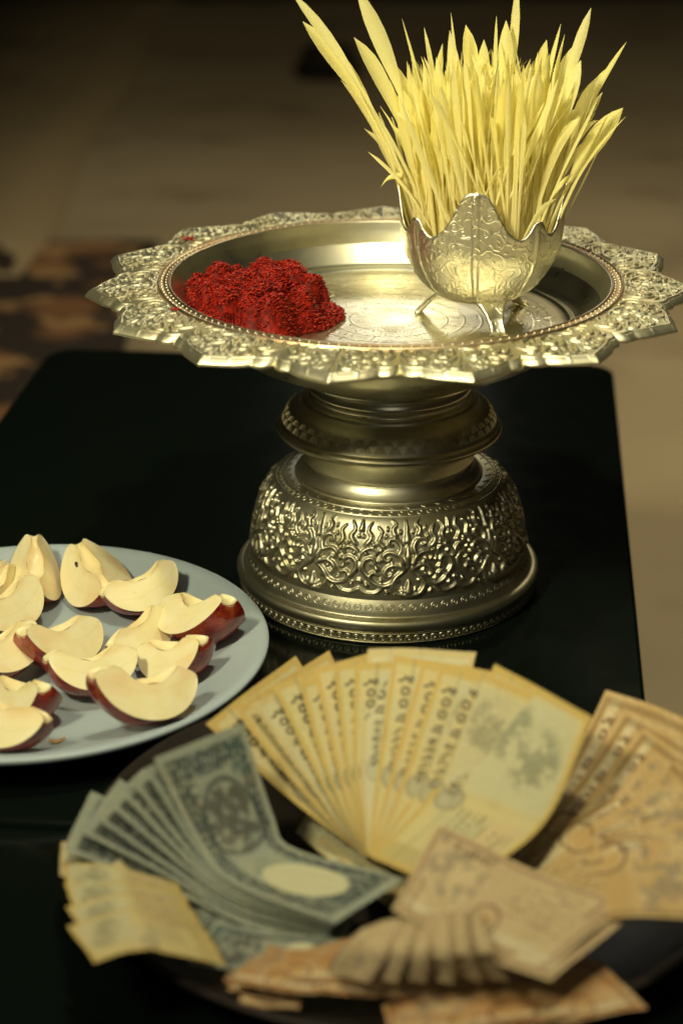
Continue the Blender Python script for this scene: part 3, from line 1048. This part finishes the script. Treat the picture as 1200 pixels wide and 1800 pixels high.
M_flesh = mat_flesh(); M_skin = mat_skin()
t = T('apple_seed'); M_pip = t.set(Base_Color=(.06, .018, .008), Roughness=.25)
t = T('apple_calyx'); M_calyx = t.set(Base_Color=t.mix(t.noise(t.coord('Object'), 500), (.05, .045, .015), (.20, .17, .06)), Roughness=.8)


def apple_piece(px, py, zc, yaw, roll, pitch, size, wedge, notch, seed, label, pips=()):
    """core axis along local X, skin towards local -Z, both cut faces open upward"""
    r = random.Random(seed)
    size *= .94; wedge += 6
    L, RAD_ = .034 * size, .042 * size
    nt, npn = 27, 15
    hw = R(wedge) / 2
    asym = r.uniform(-.06, .06)
    ts = [PI * k / (nt - 1) for k in range(nt)]
    lean = r.uniform(-.16, .16)

    def outer(tv):
        x = -math.cos(tv)
        e_ = max(0.0, 1 - abs(x) ** 2.1) ** .56
        return x * L * 1.08, RAD_ * (.27 + .73 * e_ * (1 + asym * x))

    def inner(tv):
        x = -math.cos(tv)
        e_ = max(0.0, 1 - abs(x) ** 3.2) ** .50
        nb = max(0.0, 1 - (abs(x - lean) / .58) ** 2)
        return RAD_ * (.27 - .20 * e_ * (1 - .2 * lean * x) + (notch - .04) * nb * e_ * (1 + .07 * math.sin(7 * x + seed)))

    ring = []
    for tv in ts:
        x, ro = outer(tv)
        ri = min(inner(tv), ro)
        ring.append((x, ro, ri))
    s = empty('apple_piece')
    # skin
    V = []
    for x, ro, ri in ring:
        for k in range(npn):
            a = -hw + 2 * hw * k / (npn - 1)
            bump_ = 1 + .015 * math.sin(5 * a + seed) + .01 * math.sin(x * 160 + seed)
            V.append((x, ro * bump_ * math.sin(a), -ro * bump_ * math.cos(a)))
    obj('skin', V, grid_faces(nt, npn), M_skin, s)
    # flesh: two cut faces and the scooped core
    V = []; F = []
    nq = 9
    for sg in (-1, 1):
        o = len(V)
        for x, ro, ri in ring:
            for k in range(nq):
                q_ = k / (nq - 1)
                rr = ro * (1 - q_) + ri * q_
                bulge = .0006 * math.sin(PI * q_) * math.sin(x * 90 + seed)
                if q_ < .05: rr *= .995
                V.append((x, sg * rr * math.sin(hw) + bulge, -rr * math.cos(hw)))
        f = grid_faces(nt, nq, off=o)
        F += f if sg < 0 else [tuple(reversed(q_)) for q_ in f]
    o = len(V)
    for x, ro, ri in ring:
        for k in range(7):
            a = -hw + 2 * hw * k / 6
            rr = ri * (1 + .10 * math.cos(PI * (k - 3) / 3.0 / 2) + .05 * math.sin(x * 300 + k * 2 + seed))
            V.append((x, rr * math.sin(a), -rr * math.cos(a)))
    F += grid_faces(nt, 7, off=o)
    fl = obj('flesh', V, F, M_flesh, s)
    # end caps (stem and flower end)
    for e_, idx in ((-1, 0), (1, nt - 1)):
        x, ro, ri = ring[idx]
        V = []
        for k in range(npn):
            a = -hw + 2 * hw * k / (npn - 1)
            V.append((x, ro * math.sin(a), -ro * math.cos(a)))
        for k in range(npn):
            a = -hw + 2 * hw * k / (npn - 1)
            V.append((x - e_ * .0015, ri * math.sin(a), -ri * math.cos(a)))
        obj('end_core', V, [(k, k + 1, npn + k + 1, npn + k) for k in range(npn - 1)], M_calyx, s)
    for (u, q_, sg) in pips:
        tv = PI * u
        x, ro = outer(tv); ri = min(inner(tv), ro)
        rr = ri + (ro - ri) * q_
        c0 = Vector((x, sg * rr * math.sin(hw), -rr * math.cos(hw)))
        nn = Vector((0, sg * math.cos(hw), math.sin(hw)))
        tx = Vector((1, 0, .25)).normalized(); ty = nn.cross(tx)
        V, F = dome_bit(c0 + nn * .0002, tx, ty, nn, .0034, .0019, .0014, 10)
        obj('pip', V, F, M_pip, fl)
    rot = Euler((R(roll), R(pitch), R(yaw)), 'XYZ')
    rm = rot.to_matrix()
    # sit it on the plate: lowest skin point at the plate surface
    def plate_z(rr):
        return float(np.interp(rr, [0, .11, .130, .146, .160, .172, .179, .1885], [.0105, .0108, .0122, .0170, .0235, .0290, .0318, .0355]))
    pts = [rm @ Vector((x, ro * math.sin(a), -ro * math.cos(a))) for x, ro, ri in ring for a in (-hw, -hw / 2, 0, hw / 2, hw)]
    off = rm @ Vector((0, 0, -.024 * size))
    zz = .04
    for _ in range(6):
        c0 = unp(px, py, zz + off.z)
        ox, oy = c0.x - off.x, c0.y - off.y
        zz = max(plate_z(math.hypot(ox + p.x - PX, oy + p.y - PY)) - p.z for p in pts) + zc
    s.rotation_euler = rot
    s.location = (ox, oy, zz)
    tag(s, label, 'apple piece', 'apple pieces on the plate')
    return s


AP = [  # px, py, extra z, yaw, roll, pitch, size, wedge, notch, label
    (62, 1012, 0, 100, 4, -26, 1.02, 66, .30, 'upright pointed apple piece standing at the back of the plate', ()),
    (168, 1018, 0, 118, -14, -14, 1.06, 84, .20, 'broad apple piece with a brown pip showing near the plate back', ((.60, .18, 1),)),
    (250, 1042, 0, 36, -16, -10, 1.02, 60, .30, 'apple piece with rounded top right end behind the crescent one', ()),
    (352, 1092, .001, -46, -12, -18, 1.16, 80, .34, 'large apple crescent with glossy dark red end nearest the silver stand', ()),
    (246, 1124, 0, 58, -14, -8, .94, 62, .26, 'pale apple piece with upright face in the middle of the plate', ()),
    (314, 1160, .001, -34, 4, -20, .98, 76, .30, 'apple piece with orange red end right of the plate centre', ()),
    (104, 1136, 0, 48, -12, 12, 1.12, 70, .30, 'long slanting apple piece left of the plate centre', ()),
    (160, 1184, .002, 26, -18, 8, 1.06, 64, .34, 'apple crescent with brown core spot lying before the slanting piece', ()),
    (248, 1228, .001, 30, -14, 14, 1.22, 62, .38, 'kidney shaped apple piece at the front edge of the plate', ()),
    (42, 1236, 0, -46, 2, -16, 1.02, 72, .30, 'apple piece with ragged right end at the lower left of the plate', ()),
    (14, 1282, 0, -30, -16, 0, 1.02, 60, .22, 'lowest apple piece at the left edge of the photo', ()),
    (14, 1076, 0, 56, -12, -6, 1.06, 60, .24, 'tall apple piece cut by the left photo edge above another', ()),
    (8, 1152, .002, 50, -16, -4, 1.0, 66, .24, 'apple piece cut by the left photo edge at mid height', ()),
    (-16, 1038, 0, 80, 30, 0, .95, 66, .3, 'apple piece of which only red skin shows at the left photo edge', ()),
]
for k, (px, py, z_, ya, ro, pi_, sz, wd, no, lab, pips) in enumerate(AP):
    apple_piece(px, py, z_, ya, ro, pi_, sz, wd, no, 11 + k * 3, lab, pips)
# scrap of peel
V = []
for k in range(9):
    s_ = k / 8
    p = unp(86 + 30 * s_, 1301 - 5 * s_ + 5 * math.sin(PI * s_), .0165)
    wd = .0012 * math.sin(PI * (.12 + .76 * s_)) + .0002
    for j in range(6):
        a = 2 * PI * j / 6
        V.append(p + Vector((0, math.cos(a) * wd * 1.3, math.sin(a) * wd)))
tag(obj('peel_scrap', V, grid_faces(9, 6, cv=True), M_skin), 'tiny curved scrap of red peel at the front of the plate', 'peel')

# ------------------------------------------------------------------ dish of banknotes
t = T('dark_metal_dish'); pp = t.coord('Object')
M_dish = t.set(Base_Color=t.mix(t.noise(pp, 30, 3), (.014, .011, .010), (.028, .022, .019)), Metallic=0.0, Specular_IOR_Level=.14, Roughness=.42)
DX, DY = .002, -.478
DS = empty('banknote_dish', (DX, DY, 0))
tag(DS, 'dark metal dish under the fanned banknotes at the front', 'dish')
lathe('dish_body', smooth_profile([(0, .006), (.10, .006), (.14, .008), (.172, .014), (.198, .023), (.209, .028)], 4)
      + smooth_profile([(.2115, .0300), (.2150, .0310), (.2175, .0295), (.2160, .0265), (.207, .0215)], 3)
      + smooth_profile([(.19, .0120), (.15, .003), (.11, 0), (0, 0)], 3), M_dish, DS, 128)


def note_mat(name, kind):
    t = T(name)
    uv = t.coord('UV')
    u, v, _ = t.sep(uv)
    ra = t.objrand()
    A, Mu, Su, Sm = (lambda a, b: t.math('ADD', a, b)), (lambda a, b: t.math('MULTIPLY', a, b)), (lambda a, b: t.math('SUBTRACT', a, b)), t.step

    def band(x, a, b, s_=.012):
        return Mu(Sm(x, a - s_, a + s_), Sm(x, b + s_, b - s_))

    def rect(u0, u1, v0, v1, s_=.012): return Mu(band(u, u0, u1, s_), band(v, v0, v1, s_))

    def ell(cu, cv, ru, rv, s_=.12):
        d = A(t.math('POWER', t.math('DIVIDE', Su(u, cu), ru), 2), t.math('POWER', t.math('DIVIDE', Su(v, cv), rv), 2))
        return Sm(d, 1 + s_, 1 - s_)

    def lines(x, f, duty=.3): return Sm(t.math('SINE', Mu(x, f)), duty, duty + .3)
    vec = t.comb(Mu(u, 2.1), v, Mu(ra, 3))
    nz = t.noise(vec, 6, 5)
    nf = t.noise(vec, 26, 4)
    nb = t.noise(vec, 2.5, 2)
    if kind == 'hundred':
        paper, ink, ink2, edge = (.58, .50, .25), (.13, .13, .08), (.24, .25, .17), (.52, .36, .09)
        c = t.mix(Sm(nb, .4, .65), paper, (.53, .49, .29))
        pic = rect(.05, .48, .24, .93, .02)
        c = t.mix(Mu(pic, .75), c, (.50, .49, .33))
        mk = t.math('MAXIMUM', ell(.20, .42, .11, .17, .5), ell(.27, .70, .13, .20, .5))
        mt = Mu(Mu(pic, mk), Sm(A(Mu(nz, .6), Mu(nf, .4)), .42, .52))
        c = t.mix(Mu(mt, .9), c, ink2)
        sn = Mu(pic, Sm(nf, .57, .70))
        c = t.mix(Mu(sn, .6), c, (.62, .60, .44))
        c = t.mix(Mu(Mu(ell(.54, .18, .065, .13), .8), 1.0), c, (.24, .23, .16))
        c = t.mix(ell(.54, .18, .052, .10), c, (.42, .40, .27))
        tx = Mu(rect(.56, .80, .30, .62), Mu(lines(v, 95), Sm(t.noise(t.comb(Mu(u, 60), Mu(v, 12)), 1, 2), .42, .5)))
        c = t.mix(Mu(tx, .95), c, ink)
        c = t.mix(Mu(rect(.56, .90, .62, .93, .03), .55), c, (.58, .42, .24))
        tx2 = Mu(rect(.62, .86, .68, .88), Mu(lines(v, 80), Sm(t.noise(t.comb(Mu(u, 50), Mu(v, 10)), 1, 2), .45, .52)))
        c = t.mix(Mu(tx2, .9), c, ink)
        c = t.mix(Mu(rect(.86, .97, .05, .95), .6), c, (.42, .33, .12))
        fr = Su(1.0, rect(.035, .965, .05, .955, .008))
        c = t.mix(Mu(fr, .8), c, edge)
        guil = Mu(lines(A(Mu(u, 2.2), Mu(t.math('SINE', Mu(v, 18)), .05)), 70), .16)
        c = t.mix(guil, c, (.38, .42, .22))
        ln = band(v, .205, .225, .006)
        c = t.mix(Mu(ln, .5), c, ink2)
    elif kind == 'dollar':
        paper, ink = (.28, .315, .265), (.03, .042, .05)
        c = t.mix(Sm(nb, .4, .65), paper, (.335, .355, .275))
        fr = Su(rect(.03, .97, .06, .94, .006), rect(.11, .89, .22, .80, .010))
        c = t.mix(Mu(Mu(fr, Sm(A(nf, Mu(lines(A(u, v), 120), .12)), .36, .58)), .85), c, ink)
        por = ell(.33, .52, .20, .36, .10)
        c = t.mix(Mu(Su(por, ell(.33, .52, .18, .32, .10)), .75), c, ink)
        face = Mu(ell(.33, .52, .18, .32, .10), Sm(nz, .42, .54))
        c = t.mix(Mu(face, .9), c, (.09, .09, .08))
        c = t.mix(Mu(Mu(rect(.62, .88, .20, .80), Sm(nz, .46, .56)), .55), c, (.20, .27, .17))
        c = t.mix(ell(.80, .50, .12, .30, .10), c, (.56, .54, .36))
        c = t.mix(Mu(Mu(rect(.12, .60, .20, .28), lines(u, 160)), .6), c, ink)
        c = t.mix(Mu(Mu(rect(.04, .16, .70, .92), Sm(nf, .42, .55)), .7), c, (.05, .11, .10))
    else:
        paper, ink = ((.50, .345, .15), (.17, .10, .045)) if kind == 'brown' else (((.55, .43, .25), (.22, .10, .06)) if kind == 'cream' else ((.46, .25, .10), (.16, .05, .02)))
        c = t.mix(Sm(nb, .38, .66), paper, t.mix(.5, paper, (.62, .50, .29)))
        c = t.mix(Mu(rect(.02, .98, .10, .19), .7), c, (.66, .60, .40))
        c = t.mix(Mu(Mu(rect(.06, .44, .30, .92), Sm(nz, .46, .60)), .75), c, (.26, .22, .16))
        c = t.mix(Mu(Mu(rect(.06, .44, .30, .92), Sm(nf, .58, .68)), .6), c, (.66, .58, .42))
        c = t.mix(Mu(Su(ell(.56, .22, .10, .21, .08), ell(.56, .22, .082, .17, .08)), .8), c, ink)
        c = t.mix(Mu(ell(.56, .22, .060, .13, .12), .5), c, (.50, .31, .11))
        tx = Mu(rect(.62, .90, .34, .86), Mu(lines(v, 70), Sm(t.noise(t.comb(Mu(u, 45), Mu(v, 10)), 1, 2), .45, .53)))
        c = t.mix(Mu(tx, .65), c, ink)
        fr = Su(rect(.02, .98, .03, .97, .006), rect(.045, .955, .075, .925, .008))
        c = t.mix(Mu(fr, .55), c, ink)
        c = t.mix(Mu(lines(A(Mu(u, 3), Mu(t.math('SINE', Mu(v, 14)), .08)), 60), .14), c, ink)
    wear = t.noise(t.comb(u, v, Mu(ra, 7)), 9, 5)
    c = t.mix(Mu(Sm(wear, .52, .75), .35), c, t.mix(.5, c, (.28, .20, .08)))
    if kind == 'hundred':
        c = t.mix(Mu(Sm(ra, .45, 1.0), .22), c, (.54, .36, .14))
        c = t.mix(Mu(Sm(ra, .5, .0), .40), c, (.60, .57, .40))
    fold = t.math('MAXIMUM', band(u, .495, .505, .006), band(v, .495, .505, .008))
    c = t.mix(Mu(Mu(fold, Sm(nz, .40, .55)), .22), c, (.20, .15, .07))
    c = t.mix(.14, c, (.02, .016, .006))
    t.set(Base_Color=c, Roughness=.78, Specular_IOR_Level=.2, Normal=t.bump(A(Mu(nf, .5), Mu(t.noise(vec, 4, 4, .6, 1.2), 2.0)), .45, .0022))
    return t.m


NOTE_M = {k: note_mat('note_' + k, k) for k in ('hundred', 'dollar', 'brown', 'cream', 'rust')}
t = T('note_ink'); M_ink = t.set(Base_Color=(.085, .075, .045), Roughness=.8)
t = T('note_ink_brown'); M_ink2 = t.set(Base_Color=(.16, .085, .04), Roughness=.8)
TXT = {}


def text_mesh(body):
    if body in TXT: return TXT[body]
    cu = bpy.data.curves.new('txt', 'FONT')
    cu.body = body
    cu.size = 1.0
    cu.resolution_u = 2
    cu.offset = .012
    o = bpy.data.objects.new('txt', cu)
    COL.objects.link(o)
    dg = bpy.context.evaluated_depsgraph_get()
    me = o.evaluated_get(dg).to_mesh()
    V = [tuple(v.co[:2]) for v in me.vertices]
    F = [tuple(p.vertices) for p in me.polygons]
    o.evaluated_get(dg).to_mesh_clear()
    bpy.data.objects.remove(o)
    bpy.data.curves.remove(cu)
    TXT[body] = (V, F)
    return TXT[body]


def cr(P, s_):
    """Catmull-Rom through the list of vectors P at s in 0..1"""
    n_ = len(P) - 1
    k = min(int(s_ * n_), n_ - 1)
    t_ = s_ * n_ - k
    p1, p2 = P[k], P[k + 1]
    p0 = P[k - 1] if k else p1 * 2 - p2
    p3 = P[k + 2] if k + 2 <= n_ else p2 * 2 - p1
    return .5 * (p1 * 2 + (p2 - p0) * t_ + (p0 * 2 - p1 * 5 + p2 * 4 - p3) * t_ * t_ + (p1 * 3 - p0 - p2 * 3 + p3) * t_ ** 3)


def banknote(secs, kind, label, group, texts=(), seed=0, wave=.0015, lift=0.0, nu=26, nv=9, crease=None, swave=0):
    """secs: outer -> inner cross-sections (left px, left py, right px, right py, z)"""
    r = random.Random(seed)
    Lp = [unp(s_[0], s_[1], s_[4] + lift) for s_ in secs]
    Rp = [unp(s_[2], s_[3], (s_[5] if len(s_) > 5 else s_[4]) + lift) for s_ in secs]
    org = (Lp[-1] + Rp[-1]) / 2
    p1, p2, p3 = r.uniform(0, 6.28), r.uniform(0, 6.28), r.uniform(0, 6.28)

    def S(u, v):
        a, b = cr(Lp, u), cr(Rp, u)
        p = a.lerp(b, v)
        e = 1e-3
        u2 = min(u + e, 1); u1 = max(u - e, 0)
        du = cr(Lp, u2).lerp(cr(Rp, u2), v) - cr(Lp, u1).lerp(cr(Rp, u1), v)
        nn = du.cross(b - a)
        if nn.length > 1e-9: nn.normalize()
        if nn.z < 0: nn = -nn
        h = wave * (math.sin(u * 7 + p1) * math.sin(v * 3 + p2) + .6 * math.sin(v * 7 + p3 + u * 3))
        h += .0014 * math.cos((v - .5) * PI)
        if swave: h += swave * math.sin((u - .25) * 6.3) * (.4 + u)
        if crease: h += crease * math.exp(-((u - .52) / .05) ** 2)
        return p + nn * h, nn
    V, UV = [], []
    for i in range(nu):
        for j in range(nv):
            u, v = i / (nu - 1), j / (nv - 1)
            V.append(S(u, v)[0] - org)
            UV.append((u, v))
    o = obj('banknote', V, grid_faces(nu, nv), NOTE_M[kind], None, uv=UV)
    o.location = org
    for body, u0, v0, size in texts:
        tv, tf = text_mesh(body)
        LL = .148; WW = .070
        V = []
        for x, y in tv:
            u = u0 + x * size / LL; v = v0 + y * size / WW
            p, nn = S(min(max(u, 0), 1), min(max(v, 0), 1))
            side = nn if (p - CAM).dot(nn) < 0 else -nn
            V.append(p + nn * .00025 - org)
        obj('printed_number', V, tf, M_ink if kind == 'hundred' else M_ink2, o, smooth=False)
    tag(o, label, 'banknote', group)
    return o


def mixsec(A_, B_, f):
    return [tuple(a + (b - a) * f for a, b in zip(x, y)) for x, y in zip(A_, B_)]


DIG = '०१२३४५६७८९'


def serial(r, n_=6): return ''.join(DIG[r.randrange(10)] for _ in range(n_))


ORD = ['first', 'second', 'third', 'fourth', 'fifth', 'sixth', 'seventh', 'eighth', 'ninth', 'tenth', 'eleventh', 'twelfth', 'thirteenth', 'fourteenth']
rs = random.Random(5)

# --- back fan of yellowish hundreds
HA = [(362, 1262, 520, 1150, .088), (505, 1400, 618, 1310, .055), (636, 1505, 680, 1480, .030)]
HB = [(652, 1143, 842, 1152, .112), (634, 1340, 792, 1342, .070), (646, 1502, 735, 1540, .034)]
HC = [(868, 1166, 1040, 1262, .118), (766, 1382, 955, 1448, .062), (652, 1508, 790, 1570, .036)]
tl = [0, .16, .30, .44, .55, .68, .80, .90, 1.0, 1.22, 1.40, 1.58, 1.76, 2.0]
jit = [0, 0, 8, -2, 4, -6, 0, 4, -3, 2, 6, 8, 4, 0]
for k, f in enumerate(tl):
    se = mixsec(HA, HB, f) if f <= 1 else mixsec(HB, HC, f - 1)
    bulge = 0
    if f < 1:   # the corners follow an arc, not a chord
        g = math.sin(PI * f) * 20
        se[0] = (se[0][0] - g * .2, se[0][1] - g * .6 + 10, se[0][2] - g * .1, se[0][3] - g * .2, se[0][4])
    jx = rs.uniform(-9, 9) if 0 < k < 13 else 0
    se[0] = (se[0][0] + jx, se[0][1] + jit[k] * 1.4, se[0][2] + jx, se[0][3] + jit[k] * 1.4 + rs.uniform(-5, 5), se[0][4])
    banknote(se, 'hundred', 'yellowish hundred rupee note, %s from the left in the back fan' % ORD[k], 'hundred rupee notes in the back fan',
             (('१००', .07, .10, .0145), ('घ ' + serial(rs), .25, .115, .0098)), 100 + k, .0011, .0018 * k)

# --- right fan of brown notes
BA = [(1062, 1208, 1236, 1272, .110), (988, 1372, 1150, 1440, .070), (930, 1466, 1050, 1520, .056), (880, 1508, 990, 1556, .046)]
BB = [(1300, 1452, 1310, 1610, .085), (1150, 1476, 1168, 1618, .062), (1030, 1508, 1050, 1630, .050), (925, 1528, 930, 1640, .040)]
for k in range(9):
    f = k / 8
    se = mixsec(BA, BB, f ** .9)
    banknote(se, 'brown', 'orange brown rupee note, %s from the left in the right hand fan' % ORD[k], 'brown rupee notes in the right fan',
             (('१०', .07, .11, .0125), ('ख ' + serial(rs), .22, .12, .0095)), 200 + k, .0016, .0018 * k, swave=.0065)

# --- left fan of dollars, folded up against the dish edge
DA = [(112, 1492, 160, 1392, .066), (300, 1566, 352, 1488, .040), (420, 1625, 450, 1555, .032), (560, 1660, 610, 1582, .026)]
DB = [(272, 1332, 426, 1270, .104), (350, 1486, 480, 1432, .052), (410, 1555, 520, 1492, .040), (590, 1622, 716, 1548, .040)]
for k in range(8):
    f = k / 7
    banknote(mixsec(DA, DB, f ** .85), 'dollar', 'grey green folded dollar note, %s from the left in the left fan' % ORD[k], 'dollar notes in the left fan',
             (), 300 + k, .0010, .0016 * k)

# --- yellow edged notes at the far left
YA = [(106, 1540, 108, 1476, .050), (200, 1566, 205, 1500, .052), (300, 1600, 300, 1530, .038)]
YB = [(166, 1694, 118, 1628, .050), (260, 1672, 225, 1602, .052), (400, 1700, 350, 1620, .036)]
for k in range(5):
    banknote(mixsec(YA, YB, k / 4), 'hundred', 'yellow edged note, %s from the top at the far left of the dish' % ORD[k], 'yellow edged notes at the left of the dish',
             (), 400 + k, .0012, .0030 * k, crease=.0015)

# --- cream notes across the middle, pointing to the right
for k, (dx, dy) in enumerate(((26, 26), (14, 12), (0, 0))):
    banknote([(688 + dx, 1600 + dy, 770 + dx, 1450 + dy, .082), (800 + dx, 1650 + dy, 905 + dx, 1512 + dy, .078), (940 + dx, 1700 + dy, 1085 + dx, 1582 + dy, .068)], 'cream',
             'cream and brown note, %s of the stack lying across the middle' % ('lowest', 'middle', 'topmost')[k], 'cream notes across the middle',
             (('ग ' + serial(rs), .16, .80, .0095),) if k == 2 else (), 500 + k, .0012, .0018 * k)

# --- front notes folded over towards the viewer
for k in range(6):
    se = [(572 + 54 * k, 1706 + 3 * k, 646 + 50 * k, 1728, .046, .056), (600 + 45 * k, 1664 + 2 * k, 684 + 36 * k, 1668, .066, .076), (636 + 37 * k, 1632 - 6 * k, 716 + 25 * k, 1608 - 2 * k, .076, .082)]
    banknote(se, 'cream', 'cream note with reddish edge, %s from the left of the front folds' % ORD[k], 'folded cream notes at the front',
             (), 600 + k, .0007, .0020 * k)
# --- rusty notes low at the front
extra = []
for k in range(4):      # more green notes under the dollars
    extra.append(([(262 + 22 * k, 1600 + 22 * k, 300 + 22 * k, 1530 + 24 * k, .030), (400 + 14 * k, 1640 + 18 * k, 430 + 12 * k, 1570 + 20 * k, .029), (590 + 4 * k, 1668 + 14 * k, 620, 1606 + 16 * k, .028)], 'dollar',
                  'grey green note, %s of the layers showing below the folded dollars' % ('highest', 'second', 'third', 'lowest')[k]))
for k in range(4):      # reddish brown layer along the front
    extra.append(([(392 + 96 * k, 1722 + 8 * k, 440 + 92 * k, 1652 + 10 * k, .034), (462 + 104 * k, 1738 + 6 * k, 520 + 98 * k, 1668 + 8 * k, .042), (560 + 104 * k, 1748 + 4 * k, 610 + 100 * k, 1684 + 6 * k, .040)], 'rust',
                  'reddish brown note, %s from the left in the dark front layer' % ORD[k]))
for k in range(3):      # bottom right notes, orange light put into their paper colour
    extra.append(([(690 + 120 * k, 1836 - 10 * k, 676 + 120 * k, 1768 - 16 * k, .034), (800 + 110 * k, 1818 - 12 * k, 790 + 100 * k, 1742 - 16 * k, .044), (930 + 100 * k, 1806 - 18 * k, 890 + 80 * k, 1728 - 20 * k, .042)], 'rust',
                  'orange brown note, %s from the left along the bottom edge' % ORD[k]))
for k in range(3):      # notes filling the middle
    extra.append(([(520 + 40 * k, 1462 + 16 * k, 560 + 40 * k, 1400 + 20 * k, .022), (590 + 36 * k, 1520 + 16 * k, 640 + 30 * k, 1470 + 16 * k, .021), (680 + 30 * k, 1590 + 12 * k, 730 + 20 * k, 1540 + 12 * k, .020)], 'hundred',
                  'yellowish note, %s from the left lying low between the dollars and the back fan' % ORD[k]))
low = extra + [([(690, 1832, 672, 1768, .036), (880, 1800, 850, 1735, .046), (1138, 1770, 1035, 1684, .044)], 'rust', 'note with painted orange light nearest the viewer at the bottom of the dish'),  # orange light on the lowest notes comes from the rust paper colour
       ([(760, 1735, 740, 1702, .040), (900, 1722, 900, 1690, .046), (1040, 1712, 1020, 1680, .042)], 'rust', 'orange note lying above the lowest one at the front right'),
       ([(400, 1742, 415, 1700, .034), (500, 1728, 520, 1668, .042), (650, 1722, 660, 1640, .046)], 'rust', 'dark red note tucked under the dollars at the front left'),
       ([(420, 1765, 430, 1742, .030), (470, 1770, 480, 1744, .031), (525, 1778, 530, 1754, .030)], 'rust', 'small end of a red note in the shaded front of the dish'),
       ([(330, 1690, 380, 1620, .034), (430, 1710, 470, 1640, .036), (560, 1715, 590, 1650, .036)], 'dollar', 'green note under the folded dollars at the front')]
for k, (se, kd, lab) in enumerate(low):
    banknote(se, kd, lab, None, (), 700 + k, .0012)
